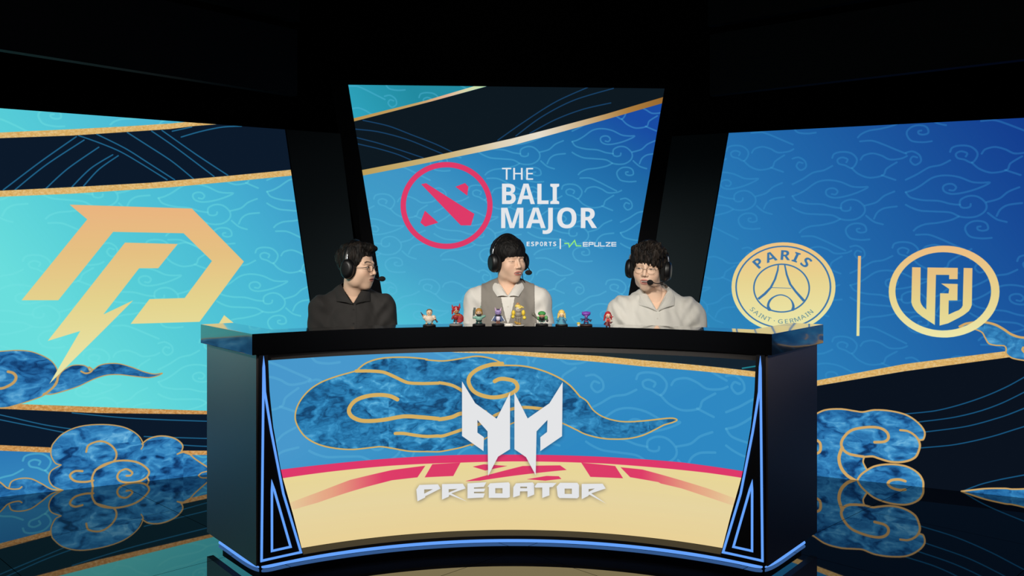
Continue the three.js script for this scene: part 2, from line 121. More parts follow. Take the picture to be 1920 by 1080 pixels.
// ------------------------------------------------------------------ pictures shown on the screens (metres in the plane of each screen)
const ART = {"left":[["f","deep",0,0,[-1.528,0.443,0.0,0.287,0.249,0.248,1.084,0.145,2.127,0.022,2.127,-0.364,-1.528,-0.132]],["pattern"],["f","dark",0,0,[-1.528,1.859,0.0,1.989,0.357,2.028,0.876,2.094,1.146,2.124,1.637,2.138,1.705,1.881,1.577,1.864,1.212,1.811,0.761,1.754,0.357,1.716,0.0,1.683,-1.528,1.592]],["s","wave",1,0.0072,[0.015,1.69,0.193,1.851,0.375,2.004]],["s","wave",1,0.0072,[0.071,1.692,0.22,1.834,0.415,1.987]],["s","wave",1,0.0073,[0.223,1.705,0.334,1.822,0.491,1.95]],["s","wave",1,0.0073,[0.354,1.719,0.45,1.827,0.564,1.91]],["s","wave",1,0.0074,[0.413,1.725,0.491,1.822,0.593,1.906]],["s","wave",1,0.0074,[0.387,2.011,0.51,1.969,0.629,1.917,0.858,1.776]],["s","wave",1,0.0075,[0.48,2.024,0.629,1.951,0.752,1.873,0.9,1.777]],["s","wave",1,0.0076,[0.642,2.043,0.752,1.973,0.887,1.885,1.005,1.788]],["s","wave",1,0.0076,[0.773,2.06,0.918,1.961,1.124,1.806]],["s","wave",1,0.0077,[0.83,2.067,1.014,1.939,1.205,1.816]],["s","wave",1,0.0078,[0.937,2.034,1.047,2.074,1.177,2.109,1.286,2.121]],["s","wave",1,0.0077,[0.887,2.066,0.996,2.098]],["s","wave",1,0.0068,[-0.485,1.831,-0.296,1.897,-0.076,1.972]],["s","wave",1,0.007,[-0.623,1.742,-0.368,1.808,-0.101,1.878,-0.013,1.964]],["f","gold",0,0,[-1.528,1.889,0.0,2.005,0.362,2.046,0.629,2.078,0.876,2.111,0.966,2.126,1.146,2.124,1.014,2.105,0.876,2.078,0.357,2.009,0.0,1.974,-1.528,1.859]],["f","gold",0,0,[-1.528,1.602,0.0,1.685,0.357,1.716,0.761,1.755,1.212,1.813,1.597,1.866,1.604,1.83,1.212,1.776,0.876,1.732,0.357,1.679,0.0,1.651,-1.528,1.567]],["f","dark",0,0,[-1.528,0.662,0.0,0.493,0.491,0.423,1.084,0.368,1.913,0.285,1.913,0.044,1.084,0.129,0.95,0.149,0.249,0.239,0.0,0.276,-1.528,0.458]],["s","wave",1,0.0059,[-0.712,0.643,-0.248,0.533,0.0,0.452,0.207,0.381,0.36,0.34]],["s","wave",1,0.0059,[-0.712,0.61,-0.248,0.504,0.0,0.425,0.155,0.376,0.319,0.324]],["s","wave",1,0.0065,[0.354,0.434,0.649,0.379,1.084,0.323,1.439,0.285]],["s","wave",1,0.0065,[0.732,0.264,1.084,0.219,1.439,0.182]],["s","wave",1,0.0065,[0.929,0.196,1.084,0.171,1.439,0.132]],["f","goldb",0,0,[-1.528,0.682,0.0,0.513,0.109,0.502,0.879,0.41,1.084,0.386,1.913,0.306,1.913,0.282,1.084,0.365,0.491,0.421,0.028,0.482,-1.528,0.655]],["f","goldb",0,0,[-1.528,0.471,0.0,0.286,0.249,0.248,0.95,0.159,1.084,0.145,1.913,0.051,1.913,0.02,1.084,0.119,0.95,0.133,0.249,0.218,0.0,0.255,-1.528,0.438]],["f","marble",1,0,[-0.236,0.798,0.0,0.801,0.071,0.803,0.143,0.794,0.201,0.769,0.245,0.738,0.27,0.704,0.282,0.664,0.275,0.614,0.25,0.577,0.206,0.541,0.143,0.519,0.071,0.499,0.0,0.491,-0.224,0.511,-0.368,0.604,-0.404,0.706,-0.344,0.77]],["f","marble",1,0,[0.209,0.552,0.25,0.577,0.282,0.636,0.3,0.668,0.33,0.692,0.36,0.704,0.41,0.701,0.435,0.686,0.443,0.668,0.466,0.675,0.492,0.694,0.533,0.703,0.596,0.699,0.664,0.675,0.728,0.645,0.787,0.627,0.831,0.63,0.809,0.617,0.755,0.608,0.675,0.622,0.596,0.636,0.533,0.637,0.466,0.619,0.39,0.584,0.315,0.561,0.25,0.547,0.209,0.55]],["s","goldl",1,0.0056,[0.209,0.552,0.25,0.577,0.282,0.636,0.3,0.668,0.33,0.692,0.36,0.704,0.41,0.701,0.435,0.686,0.443,0.668,0.466,0.675,0.492,0.694,0.533,0.703,0.596,0.699,0.664,0.675,0.728,0.645,0.787,0.627,0.831,0.63,0.809,0.617,0.755,0.608,0.675,0.622,0.596,0.636,0.533,0.637,0.466,0.619,0.39,0.584,0.315,0.561,0.25,0.547,0.209,0.55]],["s","goldl",1,0.0054,[-0.236,0.798,0.0,0.801,0.071,0.803,0.143,0.794,0.201,0.769,0.245,0.738,0.27,0.704,0.282,0.664,0.275,0.614,0.25,0.577,0.206,0.541,0.143,0.519,0.071,0.499,0.0,0.491,-0.224,0.511,-0.368,0.604,-0.404,0.706,-0.344,0.77,-0.236,0.798]],["s","goldl",1,0.0098,[0.441,0.688,0.457,0.671,0.443,0.657,0.42,0.655,0.4,0.667]],["s","goldl",1,0.0148,[0.038,0.687,0.062,0.678,0.076,0.655,0.066,0.628,0.038,0.608,0.0,0.597,-0.056,0.615]],["s","goldl",1,0.012,[0.282,0.658,0.277,0.614,0.253,0.58,0.211,0.547]],["f","marble",0,0,[0.308,-0.001,0.257,0.03,0.237,0.075,0.25,0.117,0.298,0.144,0.269,0.158,0.248,0.204,0.25,0.247,0.263,0.275,0.308,0.321,0.393,0.353,0.512,0.354,0.621,0.329,0.696,0.278,0.724,0.215,0.759,0.249,0.829,0.258,0.901,0.236,0.944,0.193,0.937,0.151,0.987,0.127,1.031,0.092,1.09,0.047,1.225,0.055,1.439,-0.09,0.308,-0.078]],["f","marble",0,0,[0.043,0.048,0.055,0.079,0.099,0.091,0.149,0.083,0.199,0.051,0.25,0.013,0.308,-0.001,0.308,-0.078,0.0,-0.039,-0.073,0.055,0.0,0.081]],["s","goldl",1,0.0066,[0.308,-0.001,0.257,0.03,0.237,0.075,0.25,0.117,0.298,0.144]],["s","goldl",1,0.0067,[0.298,0.144,0.269,0.158,0.248,0.204,0.25,0.247,0.263,0.275,0.308,0.321,0.393,0.353,0.512,0.354,0.621,0.329,0.696,0.278,0.726,0.222,0.716,0.191]],["s","goldl",1,0.0083,[0.72,0.221,0.759,0.249,0.829,0.258,0.901,0.236,0.944,0.193,0.937,0.155,0.915,0.142]],["s","goldl",1,0.0108,[0.426,0.205,0.439,0.243,0.499,0.259,0.553,0.232,0.583,0.184,0.573,0.14,0.526,0.119,0.472,0.095]],["s","goldl",1,0.0113,[0.462,-0.01,0.456,0.05,0.479,0.099,0.539,0.129,0.621,0.135,0.703,0.112,0.755,0.064,0.752,0.031,0.717,0.008,0.662,0.002,0.607,0.015,0.588,0.042,0.602,0.073,0.637,0.083,0.667,0.061,0.659,0.044,0.637,0.044]],["s","goldl",1,0.0121,[0.406,0.097,0.367,0.101,0.343,0.078,0.367,0.046,0.419,0.034,0.462,0.037]],["s","goldl",1,0.0083,[0.915,0.142,0.966,0.148,1.017,0.101,1.084,0.047,1.165,-0.016]],["s","goldl",1,0.0077,[1.093,0.02,1.053,0.015,1.031,-0.004]],["s","goldl",1,0.0094,[0.748,0.025,0.759,-0.003]],["s","goldl",1,0.0077,[-0.073,0.139,0.0,0.081,0.037,0.044,0.086,0.034,0.104,0.044]],["s","goldl",1,0.0071,[0.043,0.048,0.055,0.079,0.099,0.091,0.149,0.083,0.199,0.051,0.25,0.013,0.308,-0.001]],["f","logo",0,0,[0.341,1.616,0.997,1.608,1.3,1.288,1.041,0.926,0.659,0.928,0.761,1.07,0.956,1.072,1.112,1.292,0.95,1.459,0.566,1.464,0.284,1.075,0.103,1.08,0.431,1.534]],["f","logo",0,0,[0.629,1.402,0.917,1.395,0.809,1.251,0.705,1.252,0.515,0.988,0.673,1.065,0.51,0.891,0.239,0.606,0.395,0.897,0.231,0.848]],["f","logo",0,0,[1.183,0.962,1.237,0.914,1.246,0.783,1.09,0.806]]],"center":[["pattern"],["f","cteal",0,0,[-0.186,2.596,1.02,2.521,0.859,2.466,0.513,2.358,0.035,2.236,-0.186,2.177]],["clippat"],["f","cdark",0,0,[-0.186,2.16,0.041,2.217,0.552,2.355,0.949,2.467,1.237,2.614,2.331,2.628,2.331,2.483,2.124,2.4,1.73,2.281,1.356,2.18,1.092,2.109,0.513,1.976,0.092,1.892,-0.186,1.834]],["s","cwave",1,0.0078,[0.097,2.224,0.265,2.188,0.42,2.13,0.577,2.07,0.69,2.017]],["s","cwave",1,0.0078,[0.007,2.172,0.049,2.165,0.201,2.148,0.389,2.099,0.545,2.037,0.627,2.003]],["s","cwave",1,0.0078,[0.025,2.115,0.056,2.108,0.201,2.072,0.357,2.023,0.495,1.977]],["s","cwave",1,0.0078,[0.025,2.076,0.066,2.066,0.201,2.035,0.327,1.998,0.413,1.962]],["s","cwave",1,0.0079,[0.997,2.099,1.17,2.221,1.387,2.36,1.606,2.461]],["s","cwave",1,0.0079,[1.118,2.128,1.294,2.259,1.512,2.373,1.781,2.456]],["s","cwave",1,0.0079,[1.213,2.147,1.387,2.241,1.573,2.312,1.763,2.357]],["f","cgold1",0,0,[-0.046,2.214,0.035,2.237,0.513,2.36,0.859,2.467,1.092,2.548,1.092,2.519,0.949,2.468,0.552,2.355,0.041,2.217,-0.046,2.193]],["f","cgold2",0,0,[-0.046,1.866,0.092,1.893,0.513,1.977,1.092,2.111,1.356,2.18,1.73,2.282,2.124,2.401,2.295,2.457,2.295,2.417,2.116,2.358,1.73,2.244,1.356,2.137,1.092,2.063,0.513,1.941,0.097,1.856,-0.046,1.827]]],"red":[[0.483,1.8,0.516,1.807,0.839,1.602,0.816,1.525,0.748,1.525],[0.712,1.784,0.776,1.809,0.799,1.785,0.791,1.725],[0.508,1.623,0.597,1.543,0.51,1.516,0.478,1.543]],"fRing":[0.003566,1.1e-05,0.0,-0.003576,0.653512,1.657858],"fTitle":[0.003617,9e-06,0.0,-0.003601,1.344901,1.607084],"motif":[[-0.29,0.055,-0.254,0.067,-0.212,0.091,-0.152,0.133,-0.091,0.145,-0.018,0.133,0.048,0.103,0.097,0.097,0.136,0.097,0.109,0.079,0.048,0.055,-0.018,0.04,-0.061,0.04,-0.091,0.055,-0.097,0.079,-0.079,0.094,-0.049,0.094,-0.031,0.076,-0.043,0.058,-0.064,0.061],[-0.29,0.055,-0.266,0.025,-0.2,0.007,-0.121,0.001,-0.061,-0.017,-0.012,-0.024],[0.042,-0.021,0.039,-0.035,0.018,-0.042,-0.006,-0.036,-0.012,-0.018,-0.006,0.006,0.03,0.024,0.073,0.021,0.109,-0.006,0.121,-0.036,0.109,-0.066,0.073,-0.09,0.03,-0.096,-0.012,-0.09,-0.061,-0.066,-0.139,-0.059,-0.212,-0.053,-0.26,-0.035,-0.29,-0.017],[0.121,-0.012,0.182,0.006,0.225,0.042,0.279,0.066],[-0.018,-0.09,-0.055,-0.108,-0.121,-0.123,-0.188,-0.131,-0.23,-0.149,-0.248,-0.167],[0.127,-0.072,0.17,-0.108,0.218,-0.124],[0.17,-0.09,0.188,-0.054,0.225,-0.03,0.292,-0.021],[0.091,-0.147,0.076,-0.15,0.079,-0.165,0.103,-0.171,0.127,-0.162,0.121,-0.132,0.091,-0.117,0.048,-0.12,0.018,-0.144,0.018,-0.174,0.042,-0.204,0.097,-0.214,0.145,-0.211],[-0.236,-0.191,-0.17,-0.191,-0.109,-0.216,-0.049,-0.246,0.012,-0.276],[0.018,0.247,0.024,0.265,-0.006,0.277,-0.031,0.265,-0.024,0.241,0.012,0.229,0.048,0.211,0.073,0.241,0.073,0.271,0.042,0.301,-0.006,0.31,-0.049,0.301,-0.061,0.277],[0.097,0.259,0.115,0.283,0.164,0.293,0.212,0.277,0.255,0.253,0.316,0.256,0.346,0.269],[0.048,0.211,0.085,0.175,0.145,0.151,0.218,0.163,0.237,0.199,0.292,0.235],[0.212,0.163,0.255,0.145,0.285,0.133],[-0.23,0.253,-0.254,0.259,-0.266,0.235,-0.242,0.211,-0.212,0.229,-0.218,0.265,-0.254,0.289,-0.29,0.283],[-0.29,0.127,-0.23,0.157,-0.17,0.193,-0.109,0.205,-0.061,0.229]],"right":[["pattern"],["f","dark",0,0,[-1.279,0.254,-0.81,0.354,-0.009,0.536,0.496,0.659,1.03,0.771,1.41,0.873,2.578,1.229,2.578,-0.134,-1.279,-0.066]],["s","wave",1,0.0066,[0.448,0.403,0.501,0.413,0.657,0.444,0.805,0.498,0.952,0.57,1.091,0.661,1.41,0.901]],["s","wave",1,0.0065,[0.504,0.358,0.574,0.373,0.757,0.416,0.924,0.48,1.091,0.579,1.481,0.848]],["s","wave",1,0.0065,[0.546,0.304,0.604,0.318,0.805,0.366,0.952,0.422,1.091,0.491,1.528,0.738]],["s","wave",1,0.0065,[0.532,0.213,0.585,0.225,0.757,0.261,0.933,0.321,1.091,0.391,1.575,0.601]],["s","wave",1,0.0064,[0.786,-0.002,0.903,0.06,1.091,0.126,1.528,0.262]],["f","gold",0,0,[-1.279,0.282,-0.81,0.389,-0.009,0.569,0.496,0.701,1.004,0.8,1.41,0.901,2.578,1.267,2.578,1.229,1.41,0.865,1.03,0.769,0.496,0.659,-0.009,0.536,-0.81,0.351,-1.279,0.24]],["f","marble",1,0,[0.778,0.927,0.807,0.944,0.842,0.952,0.876,0.957,0.911,0.955,0.956,0.943,0.996,0.919,1.035,0.892,1.091,0.878,1.19,0.886,1.297,0.909,1.377,0.85,1.297,0.746,1.19,0.74,1.091,0.754,1.058,0.758,1.03,0.766,1.006,0.788,1.006,0.813,0.996,0.829,0.956,0.83,0.922,0.838,0.905,0.867,0.888,0.899,0.853,0.915,0.813,0.922]],["s","goldl",1,0.0133,[0.778,0.927,0.807,0.944,0.842,0.952,0.876,0.957,0.911,0.955,0.956,0.943,0.996,0.919,1.035,0.892,1.091,0.878,1.19,0.886,1.297,0.909]],["s","goldl",1,0.0077,[0.778,0.927,0.813,0.922,0.853,0.915,0.888,0.899,0.905,0.867,0.922,0.838,0.956,0.83,0.996,0.829,1.006,0.813,1.006,0.788,1.03,0.766,1.058,0.758,1.091,0.754,1.19,0.74,1.297,0.746]],["s","goldl",1,0.0117,[1.088,0.824,1.084,0.811,1.096,0.795]],["f","marble",0,0,[-0.642,0.231,-0.275,0.3,-0.158,0.31,-0.043,0.344,-0.006,0.365,0.059,0.4,0.148,0.413,0.225,0.407,0.269,0.405,0.333,0.422,0.418,0.423,0.502,0.407,0.564,0.367,0.598,0.319,0.59,0.273,0.572,0.26,0.572,0.214,0.549,0.167,0.492,0.136,0.418,0.128,0.355,0.141,0.322,0.149,0.274,0.141,0.269,0.114,0.29,0.07,0.241,0.004,0.241,-0.052,-0.158,-0.099,-0.642,-0.107]],["f","marble",0,0,[0.241,-0.005,0.245,0.013,0.269,0.045,0.333,0.092,0.418,0.113,0.502,0.11,0.564,0.078,0.59,0.035,0.593,-0.01,0.241,-0.052]],["f","marble",0,0,[0.786,-0.0,0.903,0.03,0.999,0.042,1.091,0.05,1.528,0.135,1.975,0.04,0.786,-0.116]],["s","goldl",1,0.01,[-0.158,0.298,-0.066,0.336,-0.006,0.365,0.059,0.4,0.148,0.413,0.225,0.407,0.269,0.405,0.333,0.422,0.418,0.423,0.502,0.407,0.564,0.367,0.598,0.319,0.592,0.275,0.572,0.269]],["s","goldl",1,0.0123,[0.471,0.316,0.513,0.313,0.554,0.286,0.573,0.248,0.57,0.214,0.549,0.167,0.492,0.136,0.418,0.128,0.355,0.141,0.322,0.149,0.274,0.141]],["s","goldl",1,0.0157,[0.333,0.233,0.387,0.242,0.408,0.267,0.397,0.3,0.355,0.32,0.279,0.315,0.203,0.289,0.156,0.232,0.154,0.184,0.192,0.151,0.274,0.142]],["s","goldl",1,0.019,[0.155,0.185,0.137,0.124,0.148,0.066,0.181,0.023,0.225,-0.002]],["s","goldl",1,0.0094,[0.276,0.138,0.271,0.109,0.29,0.07]],["s","goldl",1,0.0112,[0.236,-0.011,0.245,0.013,0.269,0.045,0.333,0.092,0.418,0.113,0.502,0.11,0.564,0.078,0.59,0.035,0.591,-0.01]],["s","goldl",1,0.0155,[0.497,0.024,0.466,0.03,0.424,0.021,0.405,-0.0,0.42,-0.023]],["s","goldl",1,0.016,[-0.014,0.222,0.028,0.202,0.028,0.148,-0.014,0.125]],["s","goldl",1,0.0088,[0.786,-0.0,0.903,0.029,0.999,0.042,1.091,0.05,1.528,0.135]],["f","logo",0,0,[0.242,1.324,0.259,1.324,0.25,0.852,0.234,0.851]],["f","logo",0,0,[0.533,1.26,0.578,1.259,0.576,1.071,0.578,1.059,0.582,1.048,0.592,1.032,0.607,1.018,0.613,1.259,0.768,1.258,0.767,1.194,0.724,1.193,0.724,1.217,0.657,1.217,0.651,0.931,0.587,0.975,0.561,0.997,0.546,1.016,0.534,1.038,0.529,1.058]],["f","logo",0,0,[0.683,1.168,0.767,1.167,0.766,1.074,0.722,1.073,0.721,0.993,0.754,1.011,0.773,1.02,0.786,1.033,0.792,1.046,0.797,1.258,0.841,1.257,0.838,1.05,0.832,1.032,0.823,1.016,0.798,0.993,0.773,0.976,0.719,0.943,0.675,0.929,0.678,1.113,0.721,1.113,0.724,1.138]]],"fPar":[0.003156,5.7e-05,0.0,-0.003262,-0.190507,1.132228],"fQl":[0.002718,5.6e-05,0.0,-0.003027,0.691545,1.122555],"desk":[["pattern"],["f","kdark",0,0,[0.0,0.901,0.051,0.89,0.182,0.883,0.392,0.876,0.601,0.863,0.856,0.853,1.114,0.843,1.152,0.84,1.152,0.975,0.0,0.925]],["s","kteal",1,0.0056,[1.041,0.853,1.129,0.873]],["f","gold",0,0,[-0.314,0.896,-0.079,0.894,0.051,0.89,0.182,0.883,0.392,0.876,0.601,0.863,0.856,0.853,1.114,0.843,1.154,0.842,1.154,0.818,1.112,0.819,0.856,0.828,0.601,0.835,0.392,0.848,0.13,0.864,-0.027,0.877,-0.262,0.889]],["f","kmarble",0,0,[-0.712,0.82,-0.804,0.8,-0.874,0.777,-0.929,0.742,-0.969,0.691,-0.982,0.639,-0.969,0.594,-0.934,0.546,-0.879,0.51,-0.804,0.485,-0.727,0.473,-0.651,0.474,-0.6,0.475,-0.548,0.464,-0.471,0.446,-0.393,0.44,-0.343,0.437,-0.314,0.439,-0.236,0.452,-0.178,0.468,-0.184,0.461,-0.123,0.491,-0.061,0.527,0.0,0.56,0.061,0.577,0.123,0.581,0.184,0.574,0.233,0.563,0.294,0.536,0.343,0.515,0.421,0.501,0.514,0.504,0.591,0.523,0.653,0.555,0.694,0.579,0.734,0.594,0.752,0.606,0.734,0.612,0.704,0.609,0.632,0.596,0.55,0.584,0.488,0.583,0.421,0.598,0.374,0.627,0.343,0.668,0.312,0.688,0.265,0.739,0.208,0.776,0.13,0.807,0.051,0.824,-0.027,0.827,-0.045,0.835,-0.074,0.851,-0.116,0.864,-0.168,0.87,-0.236,0.86,-0.314,0.851,-0.392,0.858,-0.393,0.861,-0.471,0.871,-0.548,0.874,-0.615,0.869,-0.671,0.851,-0.712,0.82]],["s","goldl",1,0.0064,[-0.712,0.82,-0.804,0.8,-0.874,0.777,-0.929,0.742,-0.969,0.691,-0.982,0.639,-0.969,0.594,-0.934,0.546,-0.879,0.51,-0.804,0.485,-0.727,0.473,-0.651,0.474,-0.6,0.475,-0.548,0.464,-0.471,0.446,-0.393,0.44,-0.343,0.437,-0.314,0.439,-0.236,0.452,-0.178,0.468,-0.184,0.461,-0.123,0.491,-0.061,0.527,0.0,0.56,0.061,0.577,0.123,0.581,0.184,0.574,0.233,0.563,0.294,0.536,0.343,0.515,0.421,0.501,0.514,0.504,0.591,0.523,0.653,0.555,0.694,0.579,0.734,0.594,0.752,0.606,0.734,0.612,0.704,0.609,0.632,0.596,0.55,0.584,0.488,0.583,0.421,0.598,0.374,0.627,0.343,0.668,0.312,0.688]],["s","goldl",1,0.0074,[0.312,0.688,0.265,0.739,0.208,0.776,0.13,0.807,0.051,0.824,-0.027,0.827,-0.084,0.826]],["s","goldl",1,0.0068,[-0.045,0.835,-0.074,0.851,-0.116,0.864,-0.168,0.87,-0.236,0.86,-0.314,0.851,-0.392,0.858,-0.393,0.861,-0.471,0.871,-0.548,0.874,-0.615,0.869,-0.671,0.851,-0.712,0.82]],["s","goldl",1,0.0145,[-0.712,0.82,-0.651,0.817,-0.589,0.809,-0.538,0.786,-0.481,0.758,-0.419,0.751,-0.343,0.75,-0.329,0.751,-0.277,0.739,-0.231,0.714,-0.204,0.69]],["s","goldl",1,0.0184,[-0.045,0.835,-0.1,0.83,-0.158,0.81,-0.194,0.779,-0.199,0.748,-0.178,0.711,-0.137,0.689,-0.084,0.68,-0.027,0.689,0.015,0.709,0.025,0.73,0.01,0.754,-0.027,0.764,-0.058,0.764,-0.08,0.754]],["s","goldl",1,0.018,[-0.525,0.683,-0.559,0.7,-0.61,0.708,-0.671,0.704,-0.717,0.687,-0.743,0.653,-0.733,0.622,-0.692,0.599,-0.636,0.593,-0.574,0.596,-0.497,0.605,-0.419,0.598,-0.343,0.588,-0.329,0.585,-0.277,0.593,-0.231,0.608,-0.172,0.59,-0.123,0.613]],["s","goldl",1,0.0147,[-0.535,0.53,-0.497,0.528,-0.445,0.517,-0.393,0.509,-0.343,0.509,-0.314,0.509,-0.236,0.532,-0.184,0.547,-0.123,0.57,-0.074,0.599,-0.006,0.625,0.061,0.634,0.147,0.627]],["f","cream",0,0,[-1.129,0.42,-1.044,0.413,-0.843,0.41,-0.55,0.41,-0.282,0.41,-0.012,0.407,0.3,0.408,0.538,0.409,0.773,0.412,1.053,0.406,1.151,0.409,1.152,0.035,-1.152,0.035]],["f","pinkL",0,0,[-1.027,0.265,-1.007,0.273,-0.883,0.301,-0.738,0.339,-0.55,0.366,-0.398,0.376,-0.434,0.325,-0.55,0.32,-0.585,0.314,-0.668,0.3,-0.756,0.283,-0.883,0.256,-0.987,0.242]],["f","pinkR",0,0,[0.497,0.375,0.597,0.372,0.773,0.34,0.889,0.319,1.021,0.29,1.061,0.279,1.061,0.249,0.947,0.27,0.86,0.287,0.773,0.305,0.68,0.317,0.668,0.322,0.541,0.333]],["f","pink2",0,0,[-0.366,0.381,-0.237,0.383,-0.27,0.323,-0.401,0.323]],["f","pink2",0,0,[-0.181,0.363,-0.129,0.373,-0.021,0.364,-0.123,0.344]],["f","pink2",0,0,[-0.215,0.297,0.049,0.364,0.221,0.37,0.251,0.35,0.0,0.318,-0.147,0.298]],["f","pink2",0,0,[0.067,0.303,0.159,0.32,0.215,0.32,0.227,0.308,0.153,0.298]],["f","pink2",0,0,[0.318,0.386,0.473,0.379,0.509,0.326,0.36,0.323]],["f","pink",0,0,[-1.129,0.422,-1.044,0.421,-0.843,0.419,-0.55,0.419,-0.282,0.419,-0.012,0.416,0.3,0.417,0.538,0.418,0.773,0.42,1.053,0.414,1.151,0.415,1.151,0.39,1.047,0.385,0.889,0.387,0.656,0.386,0.419,0.387,0.318,0.386,0.0,0.385,-0.237,0.383,-0.336,0.384,-0.55,0.386,-0.843,0.385,-1.035,0.383,-1.129,0.384]]],"mark":[[[-0.23,0.756,-0.169,0.654,-0.071,0.582,-0.009,0.703,-0.009,0.441,-0.064,0.407,-0.11,0.319,-0.113,0.524,-0.159,0.577,-0.159,0.519,-0.129,0.497,-0.131,0.433,-0.23,0.505]],[[0.233,0.753,0.172,0.654,0.072,0.583,0.011,0.703,0.011,0.441,0.064,0.405,0.109,0.322,0.113,0.524,0.163,0.577,0.161,0.522,0.13,0.497,0.13,0.433,0.23,0.504]],[[-0.439,0.27,-0.425,0.29,-0.34,0.288,-0.328,0.268,-0.398,0.237,-0.399,0.231,-0.434,0.216],[-0.403,0.268,-0.364,0.267,-0.403,0.249]],[[-0.322,0.288,-0.226,0.286,-0.213,0.264,-0.279,0.244,-0.205,0.203,-0.288,0.238,-0.291,0.229,-0.322,0.217],[-0.291,0.263,-0.251,0.263,-0.291,0.248]],[[-0.205,0.287,-0.118,0.29,-0.13,0.269,-0.175,0.267,-0.175,0.262,-0.123,0.261,-0.129,0.247,-0.175,0.247,-0.175,0.241,-0.125,0.239,-0.132,0.22,-0.205,0.218]],[[-0.113,0.27,-0.101,0.285,-0.015,0.289,-0.01,0.281,-0.01,0.221,-0.021,0.217,-0.107,0.218,-0.107,0.269],[-0.077,0.262,-0.044,0.262,-0.044,0.238,-0.077,0.239]],[[0.006,0.266,0.018,0.284,0.095,0.289,0.102,0.281,0.102,0.233,0.071,0.22,0.071,0.248,0.037,0.247,0.036,0.229,0.005,0.219],[0.038,0.269,0.069,0.269,0.069,0.262,0.038,0.262]],[[0.104,0.271,0.117,0.287,0.205,0.289,0.187,0.27,0.172,0.268,0.172,0.231,0.139,0.218,0.139,0.266,0.107,0.265]],[[0.205,0.272,0.221,0.29,0.3,0.293,0.308,0.283,0.308,0.23,0.3,0.222,0.218,0.22,0.21,0.229],[0.242,0.264,0.275,0.265,0.275,0.241,0.242,0.24]],[[0.32,0.289,0.416,0.295,0.43,0.274,0.364,0.248,0.433,0.205,0.355,0.242,0.349,0.235,0.32,0.219],[0.352,0.267,0.38,0.271,0.352,0.254]]],"open":[-1.079,0.904,-1.073,0.77,-1.058,0.627,-1.025,0.44,-1.016,0.402,-0.971,0.24,-0.934,0.092],"triOuter":[-1.099,0.911,-1.108,0.078,-0.939,0.081,-1.015,0.341,-1.066,0.601,-1.094,0.772],"triInner":[-1.064,0.397,-1.064,0.11,-0.984,0.112]};
const NT = 512;
function noiseTile(fn) {
  const c = document.createElement('canvas'); c.width = c.height = NT; const x = c.getContext('2d'), im = x.createImageData(NT, NT);
  for (let j = 0; j < NT; j++) for (let i = 0; i < NT; i++) { const [r, g, b] = fn(i, j), k = 4 * (j * NT + i); im.data[k] = r; im.data[k + 1] = g; im.data[k + 2] = b; im.data[k + 3] = 255; }
  x.putImageData(im, 0, 0); return c;
}
const ramp = (stops, t) => {
  t = Math.min(1, Math.max(0, t));
  for (let i = 1; i < stops.length; i++) if (t <= stops[i][0]) { const a = stops[i - 1], b = stops[i], k = (t - a[0]) / (b[0] - a[0]); return [1, 2, 3].map((q) => a[q] + (b[q] - a[q]) * k); }
  return stops[stops.length - 1].slice(1);
};
const marbleTile = (stops, s) => noiseTile((i, j) => {
  const x = i * s, y = j * s * 1.6, w = fbm(x + 9, y, 3.1, 3), v = fbm(x + 1.6 * w, y + 1.2 * fbm(x, y + 5, 7.7, 3), 1.3, 5), f = Math.abs(fbm(x * 2.2, y * 2.8, 4.4, 3));
  return ramp(stops, 0.5 + 0.42 * v + 0.2 * f - 0.02 + (rnd() - 0.5) * 0.05);
});
const MARBLE = marbleTile([[0, 10, 36, 72], [0.22, 18, 62, 112], [0.42, 36, 104, 162], [0.66, 58, 138, 194], [1, 126, 194, 230]], 0.0105);
const KMARBLE = marbleTile([[0, 14, 50, 84], [0.22, 22, 74, 118], [0.45, 38, 116, 168], [0.7, 58, 146, 198], [1, 120, 196, 232]], 0.0105);
const glitter = (a, b, c) => noiseTile((i, j) => { const v = 0.45 + 0.3 * fbm(i * 0.12, j * 0.16, 2.2, 2) + (rnd() - 0.5) * 0.45; return ramp([[0, ...a], [0.5, ...b], [1, ...c]], v); });
const GOLD = glitter([196, 146, 72], [222, 182, 112], [240, 216, 176]), GOLDB = glitter([168, 108, 50], [205, 152, 86], [238, 208, 168]);

